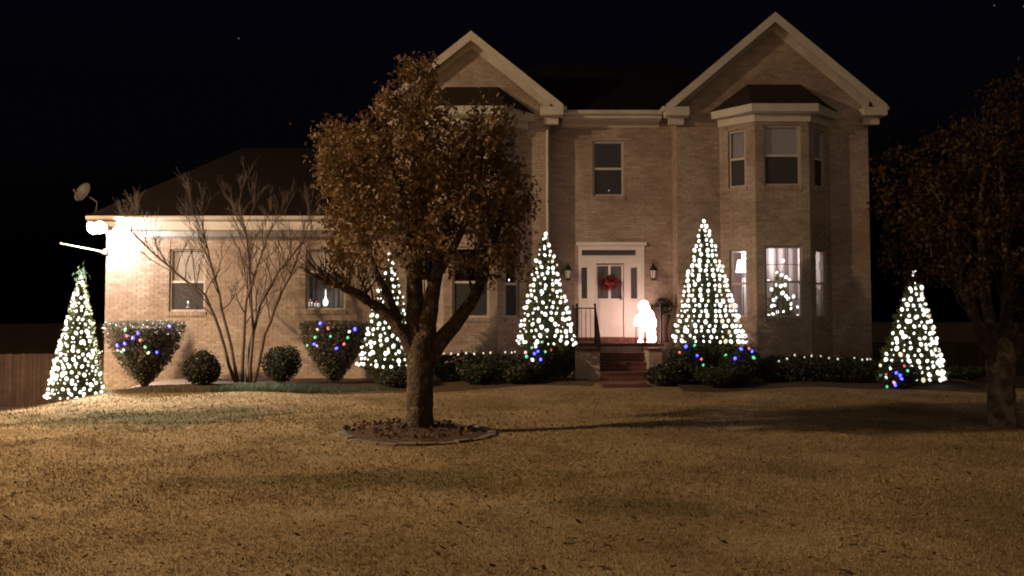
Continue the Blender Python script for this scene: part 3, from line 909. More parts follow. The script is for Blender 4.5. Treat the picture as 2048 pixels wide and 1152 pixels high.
q = MB(); q.obox(p,u,nn,dr_[0],dr_[1],-.05,.06,dz[2]-.001,dz[2]+.02); q.build('threshold', M['metal'], house)

for g_, par in ((glass_l, surround), (glass_r, surround), (tr, surround), (gA, front_door)):
    drape(p, u, nn, g_[0]-.01, g_[1]+.01, g_[2]-.01, g_[3]+.01, par, d=-.125, m_='door_glow_sheer', amp=.006, wl=.05)  # added sheers that lift the door, sidelight and transom glass to grey
# ------------------------------------------------------------------ porch
porch = thing('front_porch', 'red brick porch landing with steps below the front door', 'porch', (X(1240,20.8), 21, .1))
LZ = Z(687, 20.5); pyf = 20.45
px0, px1 = X(1150, pyf), X(1328, pyf)
mb = MB(); mb.box(px0, px1, pyf, YC-.02, -.1, LZ-.012); lan = mb.build('landing', M['mortar'], porch)
def brick_face(mbk, x0, x1, y, z0, z1, ny=-1):
    r_ = 0; z = z0
    while z < z1-.02:
        x = x0 - (BL/2 if r_ % 2 else 0)
        while x < x1:
            a_, b_ = max(x,x0)+.005, min(x+BL,x1)-.005
            if b_-a_ > .03: mbk.box(a_, b_, y-.008, y+.01, z+.004, min(z+BH,z1)-.004, random.random())
            x += BL
        z += BH; r_ += 1
b_ = MB()
x = px0
while x < px1-.01:
    b_.box(x+.004, min(x+.105,px1)-.004, pyf-.02, pyf+.2, LZ-.07, LZ+.004, random.random())
    for j in range(6):
        y = pyf+.205+j*.22
        if y+.2 < YC-.2: b_.box(x+.004, min(x+.105,px1)-.004, y, y+.212, LZ-.011, LZ+.003+random.uniform(-.002,.002), random.random())
    x += .105
o = b_.build('paving_brick', M['redbrick'], lan); o['kind'] = 'stuff'
b_ = MB(); brick_face(b_, px0, px1, pyf, .05, LZ-.075); o = b_.build('brickwork', M['brick'], lan); o['kind'] = 'stuff'
# threshold step
th = MB(); x = X(1154, 21.6); xe = X(1288, 21.6)
while x < xe:
    th.box(x+.004, x+.10, 21.58, 21.965, LZ+.006, Z(675,21.6), random.random()); x += .105
th.build('threshold_step', M['redbrick'], porch)
# steps
sx0, sx1 = X(1196, 20), X(1290, 20)
nst = 4; rise = (LZ-.15)/nst
for i in range(1, nst):
    zt = LZ-rise*i; y1 = pyf-.02-.30*(i-1); y0 = y1-.30
    s = MB(); s.box(sx0, sx1, y0+.02, pyf-.03 if i == 1 else y1+.02, 0, zt-.06); st = s.build('step', M['mortar'], porch)
    s = MB(); x = sx0
    while x < sx1-.02:
        s.box(x+.003, min(x+.1,sx1)-.003, y0-.015, y1, zt-.058, zt, random.random()); x += .1
    s.build('tread_brick', M['redbrick'], st)
    s = MB(); brick_face(s, sx0, sx1, y0+.02, max(0,zt-rise), zt-.06); s.build('riser_brick', M['redbrick'], st)
for a_, b2_ in ((X(1151,19.4), sx0-.006), (sx1+.006, X(1326,19.4))):
    s = MB(); s.box(a_, b2_, 19.55, pyf-.03, -.1, LZ-.16); ck = s.build('cheek_wall', M['mortar'], porch)
    s = MB(); brick_face(s, a_, b2_, 19.55, .05, LZ-.165); o = s.build('brickwork', M['brick'], ck); o['kind'] = 'stuff'
    s = MB(); x = a_
    while x < b2_-.01:
        s.box(x+.003, min(x+.105,b2_)-.003, 19.52, pyf-.04, LZ-.158, LZ-.09, random.random()); x += .105
    s.build('coping_brick', M['redbrick'], ck)

def railing(name, label, x, side):
    t = thing(name, label, 'railing', (x, 20.5, LZ), 'porch railings')
    H = .92
    for y in (pyf+.08, YC-.1):
        s = MB(); s.box(x-.02, x+.02, y-.02, y+.02, LZ, LZ+H+.06); s.sphere((x,y,LZ+H+.085), .035); s.build('post', M['iron'], t)
    s = MB(); s.box(x-.016, x+.016, pyf+.1, YC-.12, LZ+H-.02, LZ+H+.012); s.build('top_rail', M['iron'], t)
    s = MB(); s.box(x-.012, x+.012, pyf+.1, YC-.12, LZ+.08, LZ+.105); s.build('bottom_rail', M['iron'], t)
    k = 11
    for i in range(1, k):
        y = pyf+.1+(YC-.22-pyf)*i/k
        s = MB(); s.tube([(x,y,LZ+.1),(x,y,LZ+H-.02)], .008, 6); s.build('baluster', M['iron'], t)
    if side > 0: return
    # front panel along the landing edge, up to the steps
    xe = sx0-.02 if side < 0 else sx1+.05
    xs0, xs1 = min(x,xe), max(x,xe)
    s = MB(); s.box(xs0+.025, xs1-.02, pyf+.064, pyf+.096, LZ+H-.02, LZ+H+.012); s.build('top_rail', M['iron'], t)
    s = MB(); s.box(xs0+.025, xs1-.02, pyf+.068, pyf+.092, LZ+.08, LZ+.105); s.build('bottom_rail', M['iron'], t)
    s = MB(); s.box(xe-.02, xe+.02, pyf+.06, pyf+.10, LZ, LZ+H+.06); s.sphere((xe,pyf+.08,LZ+H+.085), .035); s.build('post', M['iron'], t)
    k = max(2, int((xs1-xs0)/.11))
    for i in range(1, k):
        q = xs0+(xs1-xs0)*i/k
        s = MB(); s.tube([(q,pyf+.08,LZ+.1),(q,pyf+.08,LZ+H-.02)], .008, 6); s.build('baluster', M['iron'], t)
    if side < 0:      # hand rail down the steps
        s = MB(); s.tube([(xe,pyf+.05,LZ+H+.02),(xe,19.5,LZ+H+.02-.76),(xe,19.42,LZ+H-.80)], .026, 8); s.build('hand_rail', M['iron'], t)
        s = MB(); s.box(xe-.022, xe+.022, 19.42, 19.46, LZ-.16, LZ+H-.80); s.build('post', M['iron'], t)
        for i in range(1, 7):
            y = pyf-(pyf-19.5)*i/7; zt = LZ+H+.01-.76*i/7
            s = MB(); s.tube([(xe,y,LZ-.09),(xe,y,zt)], .008, 6); s.build('baluster', M['iron'], t)
railing('porch_railing', 'black iron railing left of the steps with a hand rail running down', px0+.06, -1)
railing('porch_railing', 'black iron railing on the right of the porch behind the glowing figure', px1-.06, 1)

# wall lanterns
for px, lab in ((1136, 'black wall lantern on the brick left of the front door'), (1307, 'black wall lantern on the brick right of the front door')):
    c = at(px, 545, YC-.16); t = thing('wall_lantern', lab, 'lantern', c, 'lanterns beside the front door')
    s = MB(); s.box(c.x-.05, c.x+.05, YC-.022, YC-.008, c.z-.08, c.z+.16); s.build('wall_plate', M['iron'], t)
    s = MB(); s.tube([(c.x,YC-.02,c.z+.1),(c.x,YC-.1,c.z+.19),(c.x,c.y,c.z+.16)], .012, 6); s.build('bracket', M['iron'], t)
    s = MB(); s.lathe(c, [(.115,.06),(.10,.09),(.055,.16),(.03,.21),(.02,.25),(.001,.27)], 8); s.build('roof', M['iron'], t)
    s = MB(); s.lathe(c, [(.065,-.16),(.095,.055)], 6); s.build('glass', M['porcelain'], t)
    s = MB(); s.lathe(c, [(.03,-.21),(.08,-.185),(.08,-.162)], 6); s.build('base', M['iron'], t)
    s = MB()
    for j in range(6):
        a_ = math.pi*2*j/6
        s.tube([(c.x+.067*math.cos(a_),c.y+.067*math.sin(a_),c.z-.17),(c.x+.098*math.cos(a_),c.y+.098*math.sin(a_),c.z+.07)], .008, 4)
    s.build('cage', M['iron'], t)

# ------------------------------------------------------------------ leaves
def leaf_mesh(P, size, asp=.5, out=None, outw=0.0, droop=0.0):
    """diamond leaves at P (k,3); out = preferred direction of the leaf axis"""
    k = len(P)
    a_ = rng.normal(size=(k,3))
    if out is not None: a_ = a_*(1-outw) + out*outw*2.0
    a_[:,2] -= droop
    a_ /= np.linalg.norm(a_, axis=1)[:,None]+1e-9
    b_ = np.cross(a_, rng.normal(size=(k,3))); b_ /= np.linalg.norm(b_, axis=1)[:,None]+1e-9
    s = (size*rng.uniform(.5, 1.5, k))[:,None]
    V = np.stack([P-a_*s, P-b_*s*asp+a_*s*.1, P+a_*s, P+b_*s*asp+a_*s*.1], 1).reshape(-1,3)
    return V, np.arange(4*k).reshape(-1,4), rng.random(k)

def crown(name, P, size, mat_, parent, **kw):
    V, F, r_ = leaf_mesh(P, size, **kw)
    return link(name, V, F, mat_, parent, rnd=r_)

def ball(k, c, r, shell=.55):
    d = rng.normal(size=(k,3)); d /= np.linalg.norm(d, axis=1)[:,None]
    rad = (shell**3 + (1-shell**3)*rng.random(k))**(1/3)
    return np.array(c) + d*rad[:,None]*np.array(r), d

# ---- conical evergreens with strings of white lights
bulb_cache = {}
def bulb_mesh(kind, r=.044, l=.058):
    key = (kind, r)
    if key not in bulb_cache:
        s = MB(); s.sphere((0,0,0), (r, r, l), 8, 6)
        o = s.build('bulb', M[kind]); bulb_cache[key] = o.data
        o.data.polygons.foreach_set('use_smooth', np.ones(len(o.data.polygons), dtype=bool))
        bpy.data.objects.remove(o)
    return bulb_cache[key]

def cone_tree(label, slabel, apex, base_px, bottom_y, Yd, skirt_y, rows, arc, jit, ground=None, n=5200, cols=False, tuft=0.0, bl=1.0):
    """apex (px,py); base_px (left,right) at skirt_y where the lights end; bottom_y = ground pixel or None"""
    A = at(apex[0], apex[1], Yd); Bl = at(base_px[0], skirt_y, Yd); Br = at(base_px[1], skirt_y, Yd)
    Bc = (Bl+Br)/2; rad = (Br.x-Bl.x)/2
    gz = float(height(Bc.x, Yd))
    axis = A-Bc; slope = axis.x/axis.z
    def cen(z): return np.stack([Bc.x+(z-Bc.z)*slope, np.full_like(z, Yd), z], -1)
    H = axis.z
    t = thing('conical_evergreen', label, 'tree', (Bc.x, Yd, gz), 'cone-shaped evergreens wrapped in white lights')
    s = MB(); s.tube([(Bc.x, Yd, gz-.1), (Bc.x, Yd, Bc.z), (Bc.x+slope*H*.8, Yd, Bc.z+H*.85)], [.07, .06, .012], 7); s.build('trunk', M['bark'], t, True)
    # foliage: layered sprays inside the cone, continued below the skirt to the ground
    lo = gz+.12
    rt = lambda z: np.where(z > Bc.z, rad*.97*(1-(z-Bc.z)/H)**.92+.015, rad*.9*np.clip((z-gz)/(max(.05,Bc.z-gz)), .55, 1))
    z = lo + (A.z-lo)*(1-np.sqrt(rng.random(n)))*.999
    ang = rng.uniform(0, 2*math.pi, n); rr = rt(z)*np.sqrt(rng.uniform(.30, 1.02, n))*(1+.10*np.sin(ang*5+z*7)+.06*np.sin(z*23+ang*2))
    P = cen(z); P[:,0] += rr*np.cos(ang); P[:,1] += rr*np.sin(ang)
    out = np.stack([np.cos(ang), np.sin(ang), np.full(n, .55)], -1)
    crown('crown', P, .062, M['conifer'], t, asp=.22, out=out, outw=.6)
    if tuft:
        k = 60; P = np.array(A)+rng.normal(size=(k,3))*np.array([tuft*.5, tuft*.5, tuft*.8])
        crown('leader', P, .07, M['liriope'], t, asp=.09, out=np.tile([0.1,0,1.0],(k,1)), outw=.5)
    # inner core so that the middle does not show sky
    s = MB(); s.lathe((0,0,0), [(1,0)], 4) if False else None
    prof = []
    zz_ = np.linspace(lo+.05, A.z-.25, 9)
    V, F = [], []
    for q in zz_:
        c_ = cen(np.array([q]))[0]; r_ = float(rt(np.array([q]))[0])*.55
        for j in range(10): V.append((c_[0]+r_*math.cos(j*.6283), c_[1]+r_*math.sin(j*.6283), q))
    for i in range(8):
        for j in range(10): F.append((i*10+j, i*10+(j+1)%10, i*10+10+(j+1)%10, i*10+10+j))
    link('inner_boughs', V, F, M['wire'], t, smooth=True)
    # lights
    st = thing('string_lights', slabel, 'string lights', (Bc.x, Yd-rad, Bc.z), 'white light strings on the evergreens')
    path = []
    zs_ = [Bc.z + .04 + (H-.08)*((i)/(rows-1))**1.0 for i in range(rows)]
    for i, q in enumerate(zs_):
        r_ = rad*(1-(q-Bc.z)/H)**.92+.03
        k = max(1, int(round(2.9*r_/arc))) if not cols else max(1, int(round(2.9*(rad*(1-(zs_[(i//4)*4]-Bc.z)/H)+.03)/arc)))
        row = []
        for j in range(k):
            a_ = -math.pi/2 + (((j+.5)/k-.5)*3.0 if k > 1 else 0) + (0 if cols else (.5 if i % 2 else 0)*3.0/max(k,1)) + random.gauss(0, jit)
            qz = q + random.gauss(0, jit*.35)
            c_ = cen(np.array([qz]))[0]
            rr_ = r_+random.uniform(-.05,.03)
            row.append(Vector((c_[0]+rr_*math.cos(a_), c_[1]+rr_*math.sin(a_), qz)))
        path += row if i % 2 else row[::-1]
    s = MB(); s.tube(path, .005, 4); s.build('wire', M['wire'], st)
    for q in path:
        kind = 'b_white' if random.random() > .07 else 'b_warm'
        place('bulb', bulb_mesh(kind), q, st, (random.uniform(-.7,.7), random.uniform(-.7,.7), 0), random.choice((.5,.7,.9,1.0,1.1,1.3))*bl)
    return t

cone_tree('tall thin lit cone evergreen by the dark left corner of the garage', 'dense white bulbs on the evergreen at the left garage corner',
          (163,552), (101,207), 800, 19.6, 795, 29, .145, .07, tuft=.14, bl=.74)
cone_tree('lit cone evergreen half hidden behind the pear tree trunk', 'white bulbs on the evergreen behind the pear trunk',
          (778,508), (718,838), 770, 19.2, 732, 19, .17, .07, bl=.78)
cone_tree('lit cone evergreen left of the front steps', 'white bulbs on the evergreen left of the front door',
          (1088,464), (1034,1150), 770, 19.6, 688, 20, .165, .07, bl=.78)
cone_tree('largest lit cone evergreen, right of the porch before the bay', 'bright columns of white bulbs on the evergreen right of the porch',
          (1407,440), (1344,1488), 775, 19.4, 685, 25, .175, .035, bl=.8, cols=True, n=6500)
cone_tree('leaning lit cone evergreen off the right corner of the house', 'white bulbs on the leaning evergreen at the far right',
          (1828,540), (1757,1882), 790, 18.6, 757, 20, .16, .06, bl=.8)

# ---- shrubs
def twigs(mb, c, top_r, h, k, r0=.012):
    for _ in range(k):
        a_ = random.uniform(0, 6.28); q = random.uniform(.2, .95)
        e = Vector((c[0]+top_r*q*math.cos(a_), c[1]+top_r*q*math.sin(a_), c[2]+h*random.uniform(.7,.95)))
        m_ = Vector(c)*.45+e*.55+Vector((0,0,-h*.12))
        mb.tube([c, m_, e], [r0, r0*.8, r0*.4], 5, cap=False)

def goblet(label, slabel, px0_, px1_, top_y, bot_y, Yd, lights):
    c = at((px0_+px1_)/2, bot_y, Yd); r = (X(px1_,Yd)-X(px0_,Yd))/2; gz = float(height(c.x, Yd)); zt = Z(top_y, Yd)
    t = thing('goblet_shrub', label, 'shrub', (c.x, Yd, gz), 'goblet-shaped clipped shrubs')
    s = MB(); twigs(s, (c.x,Yd,gz-.03), r*.7, zt-gz-.1, 26, .016); s.build('stems', M['paler_bark'], t, True)
    n_ = 7500
    f = rng.random(n_)**.55; z = gz+.10+(zt-gz-.10)*f
    prof = lambda f: r*(.16+.84*np.sin(np.clip(f,0,1)*1.52)**.95)
    a_ = rng.uniform(0, 6.28, n_); rr = prof(f)*np.sqrt(rng.uniform(.55, 1.03, n_))*(1+.04*np.sin(9*a_)+.03*rng.normal(size=n_))
    k2 = 2600; a2 = rng.uniform(0,6.28,k2); r2 = r*np.sqrt(rng.random(k2))
    P = np.stack([c.x+rr*np.cos(a_), Yd+rr*np.sin(a_), z], -1)
    P2 = np.stack([c.x+r2*np.cos(a2), Yd+r2*np.sin(a2), zt+rng.uniform(-.05,.04,k2)+.05*(1-(r2/r)**2)], -1)
    P = np.concatenate([P, P2])
    crown('foliage', P, .030, M['goblet'], t, asp=.5)
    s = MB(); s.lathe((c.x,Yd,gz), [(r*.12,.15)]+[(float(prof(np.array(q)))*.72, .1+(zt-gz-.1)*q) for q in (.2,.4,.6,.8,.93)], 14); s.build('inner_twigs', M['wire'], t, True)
    lights_on(slabel, lights, lambda px_, py_: surf_goblet(c.x, Yd, gz, zt, prof, px_, py_))
def surf_goblet(cx, Yd, gz, zt, prof, px_, py_):
    q = at(px_, py_, Yd)
    for _ in range(3):
        f = min(1, max(0, (q.z-gz-.1)/(zt-gz-.1))); rr = float(prof(np.array(f)))
        dy = math.sqrt(max(.0, rr*rr-(q.x-cx)**2))
        q = at(px_, py_, Yd-dy-.03)
    return q

def lights_on(slabel, lights, surf, group='coloured light strings on the shrubs', r=.032):
    pts = [(k, surf(a_, b_)) for k, a_, b_ in lights]
    st = thing('string_lights', slabel, 'string lights', pts[0][1], group)
    s = MB(); o_ = sorted([p for _, p in pts], key=lambda p: p.x)
    s.tube(o_, .005, 4); s.build('wire', M['wire'], st)
    for k, p in pts:
        place('bulb', bulb_mesh('b_'+k, r, r*1.25), p, st, (random.uniform(-.8,.8), random.uniform(-.8,.8), 0), random.uniform(.85,1.15))

def conv(lst, sc_, ox, oy): return [(k, ox+a_/sc_, oy+b_/sc_) for k, a_, b_ in lst]
g1 = conv([('blue',965,495),('blue',730,545),('green',635,518),('blue',690,580),('red',645,565),('red',747,597),('blue',630,622),('blue',575,635),('pink',577,672),('white',622,668),('green',607,685),('green',782,648),('blue',868,685),('warm',805,690)], 3.716, 80, 520)
g2 = conv([('blue',310,563),('warm',287,610),('red',370,602),('green',270,670),('green',388,663),('green',520,673),('warm',532,627),('blue',575,608),('green',210,733),('blue',262,722),('pink',283,735),('blue',435,755),('red',492,722)], 3.838, 560, 500)
g3 = conv([('green',218,827),('green',148,865),('white',175,858),('pink',105,897),('blue',166,905),('blue',190,890),('green',240,893),('red',277,881),('green',112,925),('white',152,947),('blue',209,945)], 3.3875, 1020, 440)
g4 = conv([('blue',166,874),('green',221,867),('red',126,912),('blue',238,932),('red',265,955),('green',277,992)], 3.2, 1320, 420)
g5 = conv([('green',420,930),('blue',481,950),('blue',519,889),('red',570,887),('green',600,945),('blue',590,905)], 3.2, 1320, 420)
g6 = conv([('warm',127,868),('green',198,857),('white',207,893),('green',130,948),('red',172,945),('white',175,967),('blue',258,930),('blue',302,978),('pink',240,1010),('blue',250,1030),('green',182,1043),('red',325,873),('green',352,912),('blue',290,950)], 4.117, 1730, 520)
h1 = conv([('hedge',a_,b_) for a_,b_ in ((60,817),(98,827),(148,828),(197,833),(252,824),(309,830),(373,825),(422,822),(525,818),(570,820),(593,815))], 3.49, 860, 470)
h2 = conv([('hedge',a_,b_) for a_,b_ in ((782,917),(831,902),(878,880),(937,893),(980,885),(1036,886),(1086,898),(1139,904),(1240,897),(1287,908),(1318,905),(1337,905))], 3.033, 1300, 420)

goblet('goblet-shaped shrub with a floodlit flat top at the left garage corner', 'coloured bulbs on the floodlit goblet shrub', 216, 361, 648, 780, 19.3, g1)
goblet('dark goblet-shaped shrub below the right garage window', 'coloured bulbs on the dark goblet shrub', 600, 736, 648, 770, 19.7, g2)

def round_shrub(label, px0_, px1_, py0, py1, Yd, name='round_shrub', n_=3200, stem=True, group='small round clipped shrubs', flat=1.0, size=.032, depth=None, core=.72):
    c = at((px0_+px1_)/2, (py0+py1)/2, Yd); r = (X(px1_,Yd)-X(px0_,Yd))/2; gz = float(height(c.x, Yd)); zt = Z(py0, Yd)
    zb = max(gz+.02, Z(py1, Yd)); cz = (zt+zb)/2; rz = (zt-zb)/2; ry = depth or r
    t = thing(name, label, 'shrub', (c.x, Yd, gz), group)
    if stem:
        s = MB()
        for k in range(5): s.tube([(c.x+random.uniform(-.04,.04),Yd+random.uniform(-.04,.04),gz-.03),(c.x+random.uniform(-.5,.5)*r,Yd+random.uniform(-.5,.5)*r,cz)], [.022,.012], 5)
        s.build('stems', M['bark'], t)
    P, d_ = ball(n_, (c.x,Yd,cz), (r,ry,rz), .7)
    if flat < 1:   # squarer, hedge-like body
        q = np.abs(d_); e = 4
        sc_ = 1/((q**e).sum(1))**(1/e)
        P = np.array([c.x,Yd,cz])+d_*sc_[:,None]*np.array([r,ry,rz])*rng.uniform(.82,1.04,n_)[:,None]
    P += .05*np.sin(P[:,[1,2,0]]*9)*.6
    st_ = rng.random(len(P)) < .05; P[st_] += d_[st_]*rng.uniform(.02,.10,(st_.sum(),1))+np.array([0,0,.02])
    P = P[P[:,2] > gz+.01]
    crown('foliage', P, size, M['shrub'], t, asp=.5, out=d_[:len(P)], outw=.2)
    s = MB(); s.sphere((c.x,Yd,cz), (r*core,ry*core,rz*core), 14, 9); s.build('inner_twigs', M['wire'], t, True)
    return t, (c.x, Yd, cz), (r, ry, rz)

round_shrub('small round dark shrub right of the floodlit goblet shrub', 366, 442, 703, 772, 19.2)
round_shrub('small round dark shrub between the bare multi-stem tree and the dark goblet shrub', 526, 600, 691, 764, 19.6)
round_shrub('squat dark shrub at the foot of the evergreen behind the pear trunk', 756, 852, 732, 790, 18.6, group='dark foundation shrubs')
round_shrub('upright rounded dark shrub just left of the brick steps', 1108, 1152, 682, 752, 19.7, group='dark foundation shrubs', n_=2600)
sh = round_shrub('shrub with coloured bulbs under the evergreen left of the steps', 1038, 1106, 684, 760, 19.1, group='dark foundation shrubs')
def surf_e(c, r):
    def f(px_, py_):
        q = at(px_, py_, c[1]-r[1])
        for _ in range(3):
            k = max(0, 1-((q.x-c[0])/r[0])**2-((q.z-c[2])/r[2])**2)
            q = at(px_, py_, c[1]-r[1]*math.sqrt(k)-.03)
        return q
    return f
lights_on('coloured bulbs on the shrub left of the steps', g3, surf_e(sh[1], sh[2]))
round_shrub('long flat-topped hedge under the left bay window', 868, 1046, 708, 772, 19.9, 'hedge', 8000, False, 'clipped hedges', .5, .034, .45)
round_shrub('low mounded shrub before the left hedge, nearer the pear tree', 918, 992, 726, 782, 18.9, group='dark foundation shrubs', n_=2600)
round_shrub('low mounded shrub before the left hedge, nearer the steps', 1008, 1070, 732, 782, 18.8, group='dark foundation shrubs', n_=2400)
round_shrub('long flat-topped hedge under the right bay window', 1520, 1744, 713, 786, 19.2, 'hedge', 9500, False, 'clipped hedges', .5, .034, .5)
sa = round_shrub('shrub with blue bulbs right of the brick steps', 1330, 1412, 686, 772, 19.0, group='dark foundation shrubs')
sb = round_shrub('shrub with coloured bulbs at the left end of the right hedge', 1436, 1522, 688, 778, 18.9, group='dark foundation shrubs')
round_shrub('low dark shrub at the right foot of the steps', 1288, 1372, 728, 780, 18.8, group='dark foundation shrubs', n_=2600)
round_shrub('low spreading shrub below the largest lit evergreen', 1384, 1478, 732, 784, 18.5, group='dark foundation shrubs', n_=3000)
se = round_shrub('shrub with coloured bulbs at the right corner of the house', 1756, 1832, 722, 796, 18.0, group='dark foundation shrubs')
lights_on('blue, green and red bulbs on the shrub right of the steps', g4, surf_e(sa[1], sa[2]))
lights_on('coloured bulbs where the right hedge begins', g5, surf_e(sb[1], sb[2]))
lights_on('tangle of coloured bulbs on the shrub at the right house corner', g6, surf_e(se[1], se[2]))
lights_on('row of white bulbs along the left hedge top', h1, lambda a_, b_: at(a_, b_, 19.42), 'white light strings on the hedges', .022)
lights_on('row of white bulbs along the right hedge top', h2, lambda a_, b_: at(a_, b_, 18.68), 'white light strings on the hedges', .022)
round_shrub('low dark bush in the shadow beyond the right corner evergreen', 1875, 1975, 735, 792, 20.5, group='dark foundation shrubs')

# ------------------------------------------------------------------ trees
def branch(mb, tips, p, d, length, r, depth, spread=.5, up=.25, seg=4, kids=3, shrink=.68, rmin=.004, sides=6, bend=.18):
    pts = [p]; rad = [r]; q = p.copy(); dd = d.copy()
    for i in range(seg):
        dd = (dd + Vector((random.gauss(0,bend), random.gauss(0,bend), random.gauss(0,bend)*.6+up*.2))).normalized()
        q = q + dd*(length/seg); pts.append(q.copy()); rad.append(max(rmin, r*(1-.5*(i+1)/seg)))
    mb.tube(pts, rad, max(4, sides), cap=False)
    tips.append((q.copy(), dd.copy()))
    if depth <= 0: return
    for k in range(kids):
        t = random.uniform(.45, 1.0); i = min(seg-1, int(t*seg)); b0 = pts[i].lerp(pts[i+1], t*seg-i)
        ax = Vector((random.gauss(0,1), random.gauss(0,1), random.gauss(0,1))).normalized()
        nd = (dd + ax*spread + Vector((0,0,up*.5))).normalized()
        branch(mb, tips, b0, nd, length*shrink*random.uniform(.75,1.2), max(rmin, rad[i+1]*.7), depth-1, spread, up, seg, kids, shrink, rmin, sides-1, bend)

# bare multi-stem tree before the garage
cb = at(492, 768, 19.6); cb.z = float(height(cb.x, cb.y))-.05
ct = thing('bare_tree', 'leafless multi-stem tree spreading before the garage wall', 'tree', cb)
ctips = []
stems = [[(470,765),(440,660),(410,590),(352,545),(300,500),(262,462)], [(476,765),(452,650),(430,560),(415,500),(402,440)],
         [(486,765),(488,680),(492,600),(515,530),(545,450)], [(500,765),(505,660),(500,560),(494,480),(478,410)],
         [(508,766),(530,670),(560,590),(590,530),(612,470)], [(496,766),(498,700),(520,610),(556,545),(600,490)]]
for k, st in enumerate(stems):
    s = MB(); yo = (-.45,.2,-.25,.35,-.1,.45)[k]
    pts = [at(a_, b_, 19.6+yo*i/len(st)) for i, (a_, b_) in enumerate(st)]
    fine = []
    for i in range(len(pts)-1):
        for j in range(3): fine.append(pts[i].lerp(pts[i+1], j/3)+Vector((random.gauss(0,.012), random.gauss(0,.012), 0)))
    fine.append(pts[-1])
    rad = [.040*(1-.78*i/len(fine))+.005 for i in range(len(fine))]
    s.tube(fine, rad, 7)
    for i in range(4, len(fine)):
        for _ in range(2 if i > 6 else 1):
            dd = (fine[i]-fine[i-1]).normalized()
            nd = (dd*.7+Vector((random.gauss(0,.55), random.gauss(0,.45), .35))).normalized()
            branch(s, ctips, fine[i], nd, random.uniform(.5,.85), rad[i]*.5, 2, .5, .25, 4, 4, .6, .0032, 5, .12)
    s.build('stem', M['paler_bark'], ct, True)

# pear trees
def pear(label, off_px, Yd, limbs, blobs, n_leaf, seed, sc_px=1.0, trunk=None, name='pear_tree', leafm=None, barkm=None):
    barkm = barkm or M['bark']
    global rng
    random.seed(seed); rng = np.random.default_rng(seed)
    T = lambda a_, b_, dy=0: at(a_+off_px, b_, Yd+dy)
    base = T(*trunk[0]); base.z = float(height(base.x, base.y))
    t = thing(name, label, 'tree', base)
    s = MB()
    pts = [T(a_, b_) for a_, b_, _ in [(q[0], q[1], 0) for q in trunk]]
    pts[0].z = base.z-.12
    rad = [q[2]*Yd/F_PX for q in trunk]
    fine, fr_ = [], []
    for i in range(len(pts)-1):
        for j in range(4):
            fine.append(pts[i].lerp(pts[i+1], j/4)); fr_.append(rad[i]+(rad[i+1]-rad[i])*j/4)
    fine.append(pts[-1]); fr_.append(rad[-1])
    s.tube(fine, fr_, 28)
    s.v = [tuple(Vector(v)+(Vector(v)-fine[i//28])*(.05*math.sin((i%28)*2.69+1.7*math.sin(i//28*.35))+random.uniform(-.03,.03)+(.18 if i//28 == 0 else .07 if i//28 == 1 else 0)*math.cos((i%28)*.9))) for i, v in enumerate(s.v)]
    s.build('trunk', barkm, t, True)
    tips = []
    for path, r0, r1, dy in limbs:
        s = MB()
        pts = [T(a_, b_, dy*i/(len(path)-1)) for i, (a_, b_) in enumerate(path)]
        fine = []
        for i in range(len(pts)-1):
            for j in range(4): fine.append(pts[i].lerp(pts[i+1], j/4)+Vector((random.gauss(0,.006),)*3))
        fine.append(pts[-1])
        k = len(fine); rr = [(r0+(r1-r0)*i/(k-1))*Yd/F_PX for i in range(k)]
        s.tube(fine, rr, 9)
        for i in range(int(k*.4), k):
            for _ in range(2):
                dd = (fine[i]-fine[i-1]).normalized()
                nd = (dd*.5+Vector((random.gauss(0,.6), random.gauss(0,.6), .35))).normalized()
                branch(s, tips, fine[i], nd, random.uniform(.3,.55), min(.018, rr[i]*.4), 1, .5, .3, 4, 3, .6, .004, 5)
        s.build('limb', M['bark'], t, True)
    # leaf clumps inside the crown's envelope
    tot = sum(b_[2]*b_[3]*b_[4] for b_ in blobs)
    PP = []
    mx_ = sum(b_[0] for b_ in blobs)/len(blobs); hw_ = max(abs(b_[0]-mx_)+b_[2]*.6 for b_ in blobs)
    # each mass of leaves appears before and behind the limbs, so that the crown is round
    deep = []
    for (bx, by, rx, ry, wgt) in blobs:
        lim = math.sqrt(max(0, hw_*hw_-(bx-mx_)**2))*Yd/F_PX*min(1, (by-100)/150)*.52
        for sgn in (-1, 1): deep.append((bx, by, rx, ry, wgt, sgn*lim*random.uniform(.55,1.0)))
    tot *= 2
    for (bx, by, rx, ry, wgt, dyy) in deep:
        c_ = T(bx, by, 0); c_.y += dyy; k = int(n_leaf*rx*ry*wgt/tot)
        m_ = max(5, k//48)
        cc, _ = ball(m_, c_, (rx*Yd/F_PX, rx*Yd/F_PX*.95, ry*Yd/F_PX), .45)
        idx = rng.integers(0, m_, k)
        PP.append(cc[idx]+rng.normal(size=(k,3))*np.array([.085,.085,.10]))
    P = np.concatenate(PP)
    crown('crown', P, .037, leafm, t, asp=.58, droop=.55)
    return t, P

